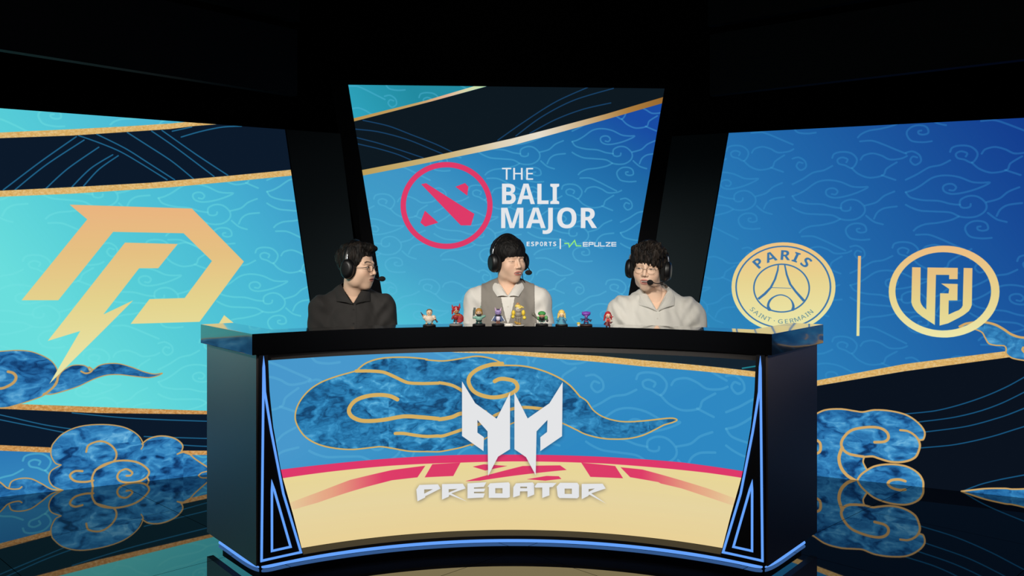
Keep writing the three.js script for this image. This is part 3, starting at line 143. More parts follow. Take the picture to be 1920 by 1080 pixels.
function trail(x, pts, closed, soft) {
  const n = pts.length / 2, P = (i) => closed ? [pts[2 * ((i + n) % n)], pts[2 * ((i + n) % n) + 1]] : [pts[2 * Math.min(n - 1, Math.max(0, i))], pts[2 * Math.min(n - 1, Math.max(0, i)) + 1]];
  x.moveTo(...P(0));
  for (let i = 0; i < (closed ? n : n - 1); i++) {
    const a = P(i - 1), b = P(i), c = P(i + 1), d = P(i + 2);
    if (soft) x.bezierCurveTo(b[0] + (c[0] - a[0]) / 6, b[1] + (c[1] - a[1]) / 6, c[0] - (d[0] - b[0]) / 6, c[1] - (d[1] - b[1]) / 6, ...c); else x.lineTo(...c);
  }
  if (closed) x.closePath();
}
function picture(s0, s1, h0, h1, ppm, ops, styles, lines, extra) {
  const c = document.createElement('canvas'); c.width = Math.round((s1 - s0) * ppm); c.height = Math.round((h1 - h0) * ppm);
  const x = c.getContext('2d');
  const home = () => x.setTransform(ppm, 0, 0, -ppm, -s0 * ppm, h1 * ppm);
  home();
  const grad = (a, b, p, q, ...st) => { const g = x.createLinearGradient(a, b, p, q); for (const [t, col] of st) g.addColorStop(t, col); return g; };
  const S = styles(grad);
  const paint = (k, path) => {
    const v = S[k];
    if (v && v.width) { x.save(); x.beginPath(); path(); x.clip(); x.setTransform(1, 0, 0, 1, 0, 0); for (let j = 0; j < c.height; j += NT) for (let i = 0; i < c.width; i += NT) x.drawImage(v, i, j); x.restore(); home(); }
    else { x.fillStyle = v; x.beginPath(); path(); x.fill(); }
  };
  paint('bg', () => x.rect(s0, h0, s1 - s0, h1 - h0));
  const swirls = () => {
    x.strokeStyle = lines; x.lineWidth = 0.0105; x.lineCap = 'round'; x.lineJoin = 'round';
    let r = 0;
    for (let h = h0 - 0.1; h < h1 + 0.5; h += 0.585, r++) for (let s = s0 - 0.4 - (r % 2) * 0.33, q = 0; s < s1 + 0.5; s += 0.63, q++) {
      const m = 1, dy = 0.05 * Math.sin(q * 2.3 + r);
      for (const p of ART.motif) { x.beginPath(); trail(x, p.map((v, i) => (i % 2 ? v + h + dy : m * v + s)), false, true); x.stroke(); }
    }
  };
  for (const o of ops) {
    if (o[0] === 'pattern') swirls();
    else if (o[0] === 'clippat') { x.save(); x.beginPath(); trail(x, ops[1][4], true, false); x.clip(); swirls(); x.restore(); }
    else if (o[0] === 'f') paint(o[1], () => trail(x, o[4], true, o[2]));
    else { x.strokeStyle = S[o[1]]; x.lineWidth = o[3]; x.lineCap = 'round'; x.lineJoin = 'round'; x.beginPath(); trail(x, o[4], false, o[2]); x.stroke(); }
  }
  const inFrame = (f, fn) => { x.save(); x.transform(...f); fn(x); x.restore(); };
  if (extra) extra(x, inFrame, grad, S, ppm);
  const t = new THREE.CanvasTexture(c); t.colorSpace = THREE.SRGBColorSpace; t.magFilter = THREE.LinearFilter; t.anisotropy = 8;
  return { t, s0, s1, h0, h1 };
}
function fitText(x, str, weight, x0, x1, top, base) {
  x.font = weight + ' 100px sans-serif'; x.textAlign = 'left'; x.textBaseline = 'alphabetic';
  const w = x.measureText(str), cap = 71.4, l = w.actualBoundingBoxLeft, r = w.actualBoundingBoxRight;
  x.save(); x.translate(x0, base); x.scale((x1 - x0) / (l + r), (base - top) / cap); x.fillText(str, l, 0); x.restore();
}
const screenMat = (pic, gain = 1) => phys({ color: 0x000000, roughness: 0.9, specularIntensity: 0.15, emissive: 0xffffff, emissiveMap: pic.t, emissiveIntensity: gain });
const shapeOf = (pts) => { const s = new THREE.Shape(); pts.forEach(([a, b], i) => (i ? s.lineTo(a, b) : s.moveTo(a, b))); return s; };
function plate(pts, t) { return new THREE.ExtrudeGeometry(shapeOf(pts), { depth: t, bevelEnabled: false }).translate(0, 0, -t); }
function face(pts, pic) {
  const g = new THREE.ShapeGeometry(shapeOf(pts)), p = g.attributes.position, u = new Float32Array(p.count * 2);
  for (let i = 0; i < p.count; i++) { u[2 * i] = (p.getX(i) - pic.s0) / (pic.s1 - pic.s0); u[2 * i + 1] = (p.getY(i) - pic.h0) / (pic.h1 - pic.h0); }
  g.setAttribute('uv', new THREE.BufferAttribute(u, 2)); return g;
}
const LOGO = (grad, top, bottom) => grad(0, top, 0, bottom, [0, 'rgb(234,180,128)'], [0.3, 'rgb(229,192,130)'], [0.62, 'rgb(228,211,142)'], [1, 'rgb(232,228,166)']);

// left screen
const leftPic = picture(-1.95, 1.9, 0, 2.17, 530, ART.left, (grad) => ({
  bg: grad(1.75, 1.75, 0.35, 0.75, [0, 'rgb(60,152,200)'], [0.35, 'rgb(72,182,212)'], [0.7, 'rgb(86,204,215)'], [1, 'rgb(106,222,221)']),
  deep: grad(0, 0.3, 0, 0, [0, 'rgb(42,116,178)'], [1, 'rgb(56,140,192)']),
  dark: 'rgb(11,25,42)', wave: 'rgb(32,98,136)', gold: GOLD, goldb: GOLDB, goldl: 'rgb(196,158,98)', marble: MARBLE, logo: LOGO(grad, 1.62, 0.7),
}), 'rgba(118,226,228,0.36)');
const TL = 26.51 * Math.PI / 180;
const ledL = thing('video_wall', 'left video wall showing a gold angular letter emblem with lightning bolt on teal', 'video wall', [-2.8156, 0, 4 - 4.8393], TL, 'stage video walls');
const outL = [[-1.95, 0], [1.86, 0], [1.72, 0.944], [1.551, 2.117], [-1.95, 2.165]];
part('cabinet', plate(outL, 0.08).translate(0, 0, -0.004), M.cabinet, ledL);
part('display', face(outL, leftPic), screenMat(leftPic), ledL, 'glowing picture of teal clouds, gold bands and emblem');

// right screen
const rightPic = picture(-1.0, 2.75, 0, 2.12, 540, ART.right, (grad) => ({
  bg: grad(1.3, 1.95, -0.55, 0.65, [0, 'rgb(18,56,138)'], [0.4, 'rgb(29,92,162)'], [0.75, 'rgb(40,121,182)'], [1, 'rgb(46,136,186)']),
  dark: 'rgb(10,18,30)', wave: 'rgb(24,84,124)', gold: GOLD, goldl: 'rgb(208,166,102)', marble: MARBLE, logo: LOGO(grad, 1.4, 0.82),
}), 'rgba(60,150,205,0.34)', (x, inFrame, grad) => {
  inFrame(ART.fPar, () => {                                  // round crest
    const gold = x.createLinearGradient(0, -84, 0, 84); gold.addColorStop(0, 'rgb(238,196,132)'); gold.addColorStop(0.4, 'rgb(231,211,144)'); gold.addColorStop(1, 'rgb(234,230,168)');
    x.scale(1, 84 / 97.5);
    const ink = 'rgb(62,116,166)';
    x.fillStyle = gold; x.beginPath(); x.arc(0, 0, 97.5, 0, 7); x.fill();
    x.strokeStyle = ink; x.lineWidth = 3; x.beginPath(); x.arc(0, 0, 88.5, 0, 7); x.stroke();
    x.lineWidth = 2.9; x.beginPath(); x.arc(-1.9, 2.3, 52, 0, 7); x.stroke();
    const k = 97.5 / 84, z = (pts) => pts.map((v, i) => (i % 2 ? (v / 6 - 98.3) * k : v / 6 - 106.7));
    x.fillStyle = ink;
    x.beginPath(); trail(x, z([590, 335, 580, 400, 548, 500, 500, 590, 430, 660, 357, 718, 378, 735, 455, 675, 522, 600, 572, 500, 600, 400, 604, 335]), true, false); x.fill();
    x.beginPath(); trail(x, z([660, 338, 680, 450, 718, 560, 780, 645, 870, 752, 898, 738, 800, 632, 742, 555, 702, 450, 676, 338]), true, false); x.fill();
    x.lineWidth = 1; x.beginPath(); trail(x, z([520, 597, 740, 603]), false, false); x.stroke();
    x.beginPath(); trail(x, z([475, 850, 468, 790, 495, 730, 555, 688, 622, 672, 692, 690, 748, 735, 778, 795, 772, 850, 742, 850, 752, 800, 735, 742, 690, 702, 622, 684, 560, 702, 515, 742, 494, 800, 520, 855]), true, true); x.fill();
    x.textAlign = 'center'; x.textBaseline = 'alphabetic';
    const arc = (ch, deg, r, size, sx, weight, inward) => { x.save(); x.rotate((deg * Math.PI) / 180); x.translate(0, inward ? r : -r); x.scale(sx, 1); x.font = weight + ' ' + size + 'px sans-serif'; x.fillText(ch, 0, 0); x.restore(); };
    [['P', -41], ['A', -18.5], ['R', 4], ['I', 22], ['S', 40]].forEach(([c, d]) => arc(c, d, 58.5, 29.5, 1.12, 'bold', false));
    x.fillStyle = 'rgb(98,140,150)';
    [['S', 49], ['A', 41], ['I', 34], ['N', 27.5], ['T', 19.5], ['·', 11.5], ['G', 2.5], ['E', -6], ['R', -13.5], ['M', -22], ['A', -31], ['I', -37.5], ['N', -44]].forEach(([c, d]) => arc(c, d, 79, 12.5, 1.25, 'normal', true));
  });
  inFrame(ART.fQl, () => {
    const gold = x.createLinearGradient(0, -86, 0, 86); gold.addColorStop(0, 'rgb(236,188,130)'); gold.addColorStop(0.5, 'rgb(230,210,142)'); gold.addColorStop(1, 'rgb(236,231,170)');
    x.fillStyle = gold; x.beginPath(); x.ellipse(0, 0, 103.9, 86.2, 0, 0, 7); x.ellipse(-1, -0.5, 89.7, 73.3, 0, 0, 7); x.fill('evenodd');
  });
});
const TR = -26.08 * Math.PI / 180;
const ledR = thing('video_wall', 'right video wall showing a round gold crest and a ringed gold monogram on blue', 'video wall', [1.8238, 0, 4 - 5.298], TR, 'stage video walls');
const outR = [[-0.887, 0], [2.75, 0], [2.75, 2.07], [-0.515, 2.094], [-0.714, 0.935]];
part('cabinet', plate(outR, 0.08).translate(0, 0, -0.004), M.cabinet, ledR);
part('display', face(outR, rightPic), screenMat(rightPic), ledR, 'glowing picture of blue clouds with two gold emblems');

// centre screen
const centrePic = picture(0, 2.14, 0.4, 2.47, 760, ART.center, (grad) => ({
  bg: grad(1.75, 2.35, 0.75, 0.6, [0, 'rgb(24,74,162)'], [0.16, 'rgb(31,104,166)'], [0.36, 'rgb(42,128,184)'], [0.54, 'rgb(62,149,197)'], [0.8, 'rgb(68,162,201)'], [1, 'rgb(80,194,215)']),
  cteal: grad(0.4, 2.46, 0, 2.2, [0, 'rgb(34,138,160)'], [1, 'rgb(48,166,192)']),
  cdark: 'rgb(13,24,32)', cwave: 'rgb(24,62,98)',
  cgold1: grad(0.03, 2.2, 0.96, 2.46, [0, 'rgb(186,146,78)'], [0.45, 'rgb(196,160,100)'], [0.68, 'rgb(226,178,148)'], [0.8, 'rgb(214,210,170)'], [1, 'rgb(184,236,178)']),
  cgold2: grad(0.09, 1.88, 2.12, 2.38, [0, 'rgb(188,158,90)'], [0.28, 'rgb(204,180,126)'], [0.45, 'rgb(222,210,184)'], [0.58, 'rgb(230,222,206)'], [0.72, 'rgb(206,180,140)'], [0.88, 'rgb(170,124,62)'], [1, 'rgb(150,104,48)']),
}), 'rgba(92,188,222,0.36)', (x, inFrame) => {
  const red = 'rgb(222,58,104)', white = 'rgb(228,230,234)';
  x.fillStyle = red; for (const p of ART.red) { x.beginPath(); trail(x, p, true, false); x.fill(); }
  inFrame(ART.fRing, () => { x.strokeStyle = red; x.lineWidth = 10; x.beginPath(); x.ellipse(0, 0, 81.3, 76.6, 0, 0, 7); x.stroke(); });
  inFrame(ART.fTitle, () => {
    x.translate(-1030, -400); x.fillStyle = white;
    fitText(x, 'THE', 'normal', 941.5, 999.5, 315, 337);
    fitText(x, 'BALI', 'bold', 941.5, 1048.5, 344.5, 382.5);
    fitText(x, 'MAJOR', 'bold', 940, 1119.5, 389.5, 427.5);
    [...'ESPORTS'].forEach((c, i) => fitText(x, c, 'bold', 987.5 + i * 8.25, 993.4 + i * 8.25, 453.2, 461.3));
    x.fillRect(1049.3, 447.5, 2.4, 19.5);
    x.strokeStyle = 'rgb(150,236,120)'; x.lineWidth = 2.1; x.lineJoin = 'miter'; x.lineCap = 'butt'; x.beginPath(); trail(x, [1058, 456.4, 1066, 456.4, 1067.4, 463, 1077.4, 451, 1080.6, 461, 1090, 461], false, false); x.stroke();
    const blk = (i, segs) => { const X = 1093 + i * 10.75, w = 9.3, t = 1.75; for (const s of segs) { if (s === 't') x.fillRect(X, 454, w, t); if (s === 'm') x.fillRect(X, 457.35, w, t); if (s === 'b') x.fillRect(X, 460.7, w, t); if (s === 'l') x.fillRect(X, 454, t, 8.45); if (s === 'r') x.fillRect(X + w - t, 454, t, 8.45); if (s === 'q') x.fillRect(X + w - t, 454, t, 5); if (s === 'z') { x.beginPath(); trail(x, [X + w - 3, 456, X + w, 456, X + 3, 460.4, X, 460.4], true, false); x.fill(); } } };
    ['tmbl', 'tmlq', 'lbr', 'lb', 'tbz', 'tmbl'].forEach((s, i) => blk(i, s));
  });
});
const TC = 3.495 * Math.PI / 180;
const ledC = thing('video_wall', 'tall centre video wall showing the red ring emblem and white event title', 'video wall', [-1.0903, 0, 4 - 5.86], TC, 'stage video walls');
part('cabinet', plate([[0.284, 0], [1.817, 0], [2.008, 1.065], [2.262, 2.49], [-0.12, 2.49], [0.106, 1.095]], 0.14).translate(0, 0, -0.004), M.cabinet, ledC);
part('display', face([[0.322, 0.45], [1.778, 0.45], [1.887, 1.065], [2.133, 2.459], [0, 2.46], [0.219, 1.095]], centrePic), screenMat(centrePic), ledC, 'glowing picture with ring emblem and title');

// soft light given off by the screens, just in front of their glowing faces
function screenLight(wall, x, y, w, h, col) {
  const l = new THREE.RectAreaLight(col, 0.05, w, h); l.name = 'screen_glow';
  wall.updateMatrixWorld(); l.position.set(x, y, 0.02).applyMatrix4(wall.matrixWorld); l.rotation.y = wall.rotation.y + Math.PI; scene.add(l);
}
screenLight(ledL, -0.2, 1.08, 3.3, 2.0, new THREE.Color(0.1, 0.5, 0.58));
screenLight(ledR, 0.95, 1.05, 3.3, 1.95, new THREE.Color(0.03, 0.16, 0.4));
screenLight(ledC, 1.06, 1.5, 1.5, 1.8, new THREE.Color(0.05, 0.25, 0.48));

// plain dark boards that close the gaps beside the centre screen
{
  const a = thing('scenic_panel', 'plain dark board between the left and centre video walls', 'panel', [-2.8156, 0, 4 - 4.8393], TL);
  part('board', plate([[1.87, 0], [2.2, 0], [1.994, 1.424], [1.906, 2.112], [1.558, 2.117], [1.727, 0.944]], 0.02), M.scenic, a);
  part('back_batten', box(0.04, 2.0, 0.04, 1.86, 1.0, -0.04), M.black, a);
  const b = thing('scenic_panel', 'plain dark board between the centre and right video walls', 'panel', [1.8238, 0, 4 - 5.298], TR);
  part('board', plate([[-0.897, 0], [-0.722, 0.935], [-0.522, 2.094], [-0.88, 2.094], [-0.986, 1.424], [-1.22, 0]], 0.02), M.scenic, b);
  part('back_batten', box(0.04, 2.0, 0.04, -0.86, 1.0, -0.04), M.black, b);
}

// ------------------------------------------------------------------ casters' desk: a ring sector about the axis x = 0, z = 1.74
const AX = 1.74, TOP = 1.014, UNDER = 0.927, SKIRT = 0.056;
const desk = thing('casters_desk', 'curved black glossy casters desk with glowing front screen and blue light strips', 'desk', [0, 0, AX]);
const glossy = phys({ color: new THREE.Color(0.006, 0.0065, 0.008), roughness: 0.1, ior: 1.55, clearcoat: 1, clearcoatRoughness: 0.04 });
const satin = std({ color: new THREE.Color(0.4, 0.34, 0.34), roughness: 0.5, metalness: 0.85 });
const matte = std({ color: new THREE.Color(0.012, 0.0115, 0.014), roughness: 0.55 });
const ledge = std({ color: new THREE.Color(0.05, 0.046, 0.045), roughness: 0.7 });
const blueGlow = std({ color: 0x05070c, emissive: new THREE.Color(0.125, 0.345, 0.92), emissiveIntensity: 1.05, roughness: 0.5 });
const at = (r, a, y) => [r * Math.sin(a), y, -r * Math.cos(a)];
// solid between two radii, two angles (which may differ at front and back) and two heights
function sector(r0, r1, a0, a1, y0, y1, n = 48, b = a1 - a0) {
  const pos = [], quad = (p, q, r, s) => pos.push(...p, ...q, ...r, ...p, ...r, ...s);
  const f = (k, y) => at(r0, a0 + (a1 - a0) * k / n, y), w = (a1 + a0) / 2, bk = (k, y) => at(r1, w - b / 2 + b * k / n, y);
  for (let k = 0; k < n; k++) {
    quad(f(k, y0), f(k + 1, y0), f(k + 1, y1), f(k, y1));
    quad(bk(k + 1, y0), bk(k, y0), bk(k, y1), bk(k + 1, y1));
    quad(f(k, y1), f(k + 1, y1), bk(k + 1, y1), bk(k, y1));
    quad(f(k + 1, y0), f(k, y0), bk(k, y0), bk(k + 1, y0));
  }
  quad(bk(0, y0), f(0, y0), f(0, y1), bk(0, y1)); quad(f(n, y0), bk(n, y0), bk(n, y1), f(n, y1));
  const g = new THREE.BufferGeometry(); g.setAttribute('position', new THREE.Float32BufferAttribute(pos, 3)); g.computeVertexNormals(); return clean(g);
}
const RAD = Math.PI / 180;
{
  // U-shaped ledge: a narrow ring in front and a wing of the same width along each end
  const A = 38.5 * RAD, w = 0.15, ri = 1.862, s = new THREE.Shape(), n = 48, P = (r, a, off = 0) => [r * Math.sin(a) - Math.sign(a) * off * Math.cos(a), r * Math.cos(a) + off * Math.sin(Math.abs(a))];
  s.moveTo(...P(1.706, -A)); for (let k = 1; k <= n; k++) s.lineTo(...P(1.706, -A + 2 * A * k / n));
  s.lineTo(...P(2.313, A)); s.lineTo(...P(2.313, A, w)); s.lineTo(...P(ri, A, w));
  const a0 = Math.atan2(...P(ri, A, w)), r0 = Math.hypot(...P(ri, A, w));
  for (let k = 1; k <= n; k++) s.lineTo(...P(r0, a0 - 2 * a0 * k / n));
  s.lineTo(...P(2.313, -A, w)); s.lineTo(...P(2.313, -A));
  const g = new THREE.ExtrudeGeometry(s, { depth: TOP - UNDER - 0.004, bevelEnabled: true, bevelThickness: 0.002, bevelSize: 0.002, bevelOffset: -0.002, bevelSegments: 2 }).rotateX(-Math.PI / 2).translate(0, UNDER + 0.002, 0);
  part('countertop', g, glossy, desk, 'glossy black U-shaped counter ledge');
  part('worktop', sector(1.825, 2.2, -30 * RAD, 30 * RAD, 0.72, 0.745), matte, desk);
}
// side walls
for (const s of [-1, 1]) {
  const a = at(1.735, s * 37.37 * RAD, 0), b = at(2.30, s * 37.75 * RAD, 0), dx = b[0] - a[0], dz = b[2] - a[2], L = Math.hypot(dx, dz);
  const g = box(L, UNDER - SKIRT, 0.03, L / 2, (UNDER + SKIRT) / 2, 0).rotateY(Math.atan2(-dz, dx)).translate(a[0] - s * 0.012, 0, a[2] + 0.009);
  part('side_panel', g, satin, desk, s < 0 ? 'satin dark grey side panel on the left end' : 'satin dark grey side panel on the right end');
}
// opening of the front: half arc length by height on the front face
const OPEN = []; for (let i = 0; i < ART.open.length; i += 2) OPEN.push([-ART.open[i], ART.open[i + 1]]);
const edge = (h) => { for (let i = 1; i < OPEN.length; i++) if (h >= OPEN[i][1] || i === OPEN.length - 1) { const a = OPEN[i - 1], b = OPEN[i], k = (h - a[1]) / (b[1] - a[1]); return a[0] + (b[0] - a[0]) * k; } };
const RF = 1.71, LIP = 0.069, RAIL = 0.899;
function sidePlate(s) {
  const n = 40, r0 = RF, r1 = RF + 0.022, far = 37.45 * RAD, pos = [], quad = (p, q, r, t) => (s < 0 ? pos.push(...p, ...q, ...r, ...p, ...r, ...t) : pos.push(...p, ...r, ...q, ...p, ...t, ...r));
  for (let i = 0; i < n; i++) {
    const h = [0, 1].map((k) => SKIRT + (UNDER - SKIRT) * (i + k) / n), e = h.map((v) => s * edge(v) / RF), f = s * far;
    quad(at(r0, f, h[0]), at(r0, e[0], h[0]), at(r0, e[1], h[1]), at(r0, f, h[1]));
    quad(at(r1, e[0], h[0]), at(r1, f, h[0]), at(r1, f, h[1]), at(r1, e[1], h[1]));
    quad(at(r0, e[0], h[0]), at(r1, e[0], h[0]), at(r1, e[1], h[1]), at(r0, e[1], h[1]));
    quad(at(r1, f, h[0]), at(r0, f, h[0]), at(r0, f, h[1]), at(r1, f, h[1]));
  }
  const g = new THREE.BufferGeometry(); g.setAttribute('position', new THREE.Float32BufferAttribute(pos, 3)); g.computeVertexNormals(); return g;
}
function ribbon(pts, s, r, w, t) {                         // a raised glowing strip along a closed outline on the curved front
  const n = pts.length / 2, P = []; for (let i = 0; i < n; i++) P.push([(s < 0 ? 1 : -1) * pts[2 * i], pts[2 * i + 1]]);
  const q = []; for (let i = 0; i < n; i++) { const a = P[i], b = P[(i + 1) % n], m = Math.max(1, Math.ceil(Math.hypot(b[0] - a[0], b[1] - a[1]) / 0.04)); for (let k = 0; k < m; k++) q.push([a[0] + (b[0] - a[0]) * k / m, a[1] + (b[1] - a[1]) * k / m]); }
  const L = q.length, pos = [], quad = (a, b, c, d) => pos.push(...a, ...b, ...c, ...a, ...c, ...d);
  const dirs = q.map((p, i) => { const a = q[(i + 1) % L], l = Math.hypot(a[0] - p[0], a[1] - p[1]); return [(a[0] - p[0]) / l, (a[1] - p[1]) / l]; });
  const off = q.map((p, i) => { const d = dirs[i], e = dirs[(i + L - 1) % L]; let nx = -(d[1] + e[1]), ny = d[0] + e[0]; const l = Math.hypot(nx, ny) || 1; nx /= l; ny /= l; const c = Math.max(0.45, -d[1] * nx + d[0] * ny); return [nx * w / 2 / c, ny * w / 2 / c]; });
  const X = (p, rr) => at(rr, p[0] / RF, p[1]);
  for (let i = 0; i < L; i++) {
    const j = (i + 1) % L, a = [q[i][0] + off[i][0], q[i][1] + off[i][1]], b = [q[i][0] - off[i][0], q[i][1] - off[i][1]], c = [q[j][0] - off[j][0], q[j][1] - off[j][1]], d = [q[j][0] + off[j][0], q[j][1] + off[j][1]];
    quad(X(b, r - t), X(c, r - t), X(d, r - t), X(a, r - t));
    quad(X(a, r - t), X(d, r - t), X(d, r), X(a, r)); quad(X(c, r - t), X(b, r - t), X(b, r), X(c, r));
  }
  const g = new THREE.BufferGeometry(); g.setAttribute('position', new THREE.Float32BufferAttribute(pos, 3)); g.computeVertexNormals(); return g;
}
for (const s of [-1, 1]) {
  const p = part('front_panel', sidePlate(s), matte, desk, s < 0 ? 'black tapering front panel with glowing blue triangles, left' : 'black tapering front panel with glowing blue triangles, right');
  part('light_strip', ribbon(ART.triOuter, s, RF - 0.0005, 0.0095, 0.003), blueGlow, p, 'tall blue glowing triangle outline');
  part('light_strip', ribbon(ART.triInner, s, RF - 0.0005, 0.0095, 0.003), blueGlow, p, 'small blue glowing triangle outline');
}
part('top_rail', sector(RF + 0.012, RF + 0.05, -36.3 * RAD, 36.3 * RAD, RAIL, UNDER), ledge, desk);
part('bottom_rail', sector(RF, RF + 0.086, -36.4 * RAD, 36.4 * RAD, SKIRT, LIP), ledge, desk);
// recessed curved display
const deskPic = picture(-1.16, 1.16, 0.05, 0.95, 860, ART.desk, (grad) => ({
  bg: grad(-0.2, 0.93, 0.1, 0.35, [0, 'rgb(72,152,204)'], [0.4, 'rgb(58,146,198)'], [1, 'rgb(46,136,194)']),
  kdark: grad(0, 0, 1, 0, [0, 'rgb(48,52,48)'], [0.5, 'rgb(34,44,48)'], [1, 'rgb(20,34,46)']), kteal: 'rgb(34,128,142)', gold: GOLD, goldl: 'rgb(212,174,98)', kmarble: KMARBLE,
  cream: grad(0, 0.4, 0, 0.06, [0, 'rgb(232,214,150)'], [0.5, 'rgb(230,212,160)'], [1, 'rgb(232,208,150)']), pink: 'rgb(222,56,106)', pink2: 'rgb(220,60,104)',
  pinkL: grad(-1.02, 0, -0.45, 0, [0, 'rgba(224,90,100,0.05)'], [0.35, 'rgba(226,110,104,0.5)'], [0.75, 'rgba(222,62,104,1)'], [1, 'rgb(220,58,104)']),
  pinkR: grad(1.02, 0, 0.45, 0, [0, 'rgba(224,90,100,0.05)'], [0.35, 'rgba(226,110,104,0.5)'], [0.75, 'rgba(222,62,104,1)'], [1, 'rgb(220,58,104)']),
}), 'rgba(104,188,222,0.3)', (x, inFrame, grad, S, ppm) => {
  x.fillStyle = 'rgb(228,229,231)'; x.shadowColor = 'rgba(20,20,40,0.5)'; x.shadowBlur = 16; x.shadowOffsetY = 3;
  for (const rings of ART.mark) { x.beginPath(); for (const r of rings) trail(x, r, true, false); x.fill('evenodd'); }
  x.shadowColor = 'rgba(0,0,0,0)';
});
{
  const R = 1.79, n = 64, a = 1.12 / R, g = new THREE.CylinderGeometry(R, R, 0.86, n, 1, true, Math.PI - a, 2 * a), p = g.attributes.position, u = g.attributes.uv;
  g.translate(0, 0.5, 0);
  for (let i = 0; i < p.count; i++) { const s = Math.atan2(p.getX(i), -p.getZ(i)) * R; u.setXY(i, (s - deskPic.s0) / (deskPic.s1 - deskPic.s0), (p.getY(i) - deskPic.h0) / (deskPic.h1 - deskPic.h0)); }
  part('display', g, screenMat(deskPic), desk, 'curved glowing screen with gold-edged cloud and white emblem');
  part('display_back', sector(1.794, 1.87, -36.2 * RAD, 36.2 * RAD, SKIRT, UNDER - 0.002), matte, desk);
}
// recessed plinth with the strip of light lying on the floor
const PF = 35.9 * RAD, PB = 36.8 * RAD;
part('plinth', [sector(1.829, 1.9, -PF, PF, 0, SKIRT - 0.001), ...[-1, 1].map((s) => { const a = at(1.83, s * (PF - 0.012), 0), b = at(2.25, s * (PB - 0.012), 0), dx = b[0] - a[0], dz = b[2] - a[2], L = Math.hypot(dx, dz); return box(L, SKIRT - 0.001, 0.03, L / 2, SKIRT / 2, 0).rotateY(Math.atan2(-dz, dx)).translate(a[0], 0, a[2]); })], matte, desk);
{
  const pts = []; pts.push(at(2.25, -PB, 0.0085)); pts.push(at(1.86, -PF - 0.002, 0.0085));
  for (let k = 0; k <= 24; k++) pts.push(at(1.825, -PF + 0.012 + (2 * PF - 0.024) * k / 24, 0.0085));
  pts.push(at(1.86, PF + 0.002, 0.0085)); pts.push(at(2.25, PB, 0.0085));
  const path = new THREE.CurvePath(); const c = new THREE.CatmullRomCurve3(pts.map((p) => V(...p)), false, 'centripetal');
  part('base_light_strip', new THREE.TubeGeometry(c, 160, 0.0075, 8, false), blueGlow, desk, 'blue glowing strip along the foot of the desk');
}

// ------------------------------------------------------------------ people: distance fields meshed as one surface
const smin = (a, b, k) => { const h = Math.max(k - Math.abs(a - b), 0) / k; return Math.min(a, b) - h * h * k * 0.25; };
const smax = (a, b, k) => -smin(-a, -b, k);
function ell(x, y, z, cx, cy, cz, rx, ry, rz) {
  const px = (x - cx) / rx, py = (y - cy) / ry, pz = (z - cz) / rz, k0 = Math.sqrt(px * px + py * py + pz * pz);
  const qx = px / rx, qy = py / ry, qz = pz / rz, k1 = Math.sqrt(qx * qx + qy * qy + qz * qz);
  return k1 < 1e-9 ? -Math.min(rx, ry, rz) : (k0 * (k0 - 1)) / k1;
}
function cap(x, y, z, ax, ay, az, bx, by, bz, ra, rb) {
  const dx = bx - ax, dy = by - ay, dz = bz - az, px = x - ax, py = y - ay, pz = z - az;
  const t = Math.min(1, Math.max(0, (px * dx + py * dy + pz * dz) / (dx * dx + dy * dy + dz * dz)));
  const ex = px - dx * t, ey = py - dy * t, ez = pz - dz * t;
  return Math.sqrt(ex * ex + ey * ey + ez * ez) - (ra + (rb - ra) * t);
}
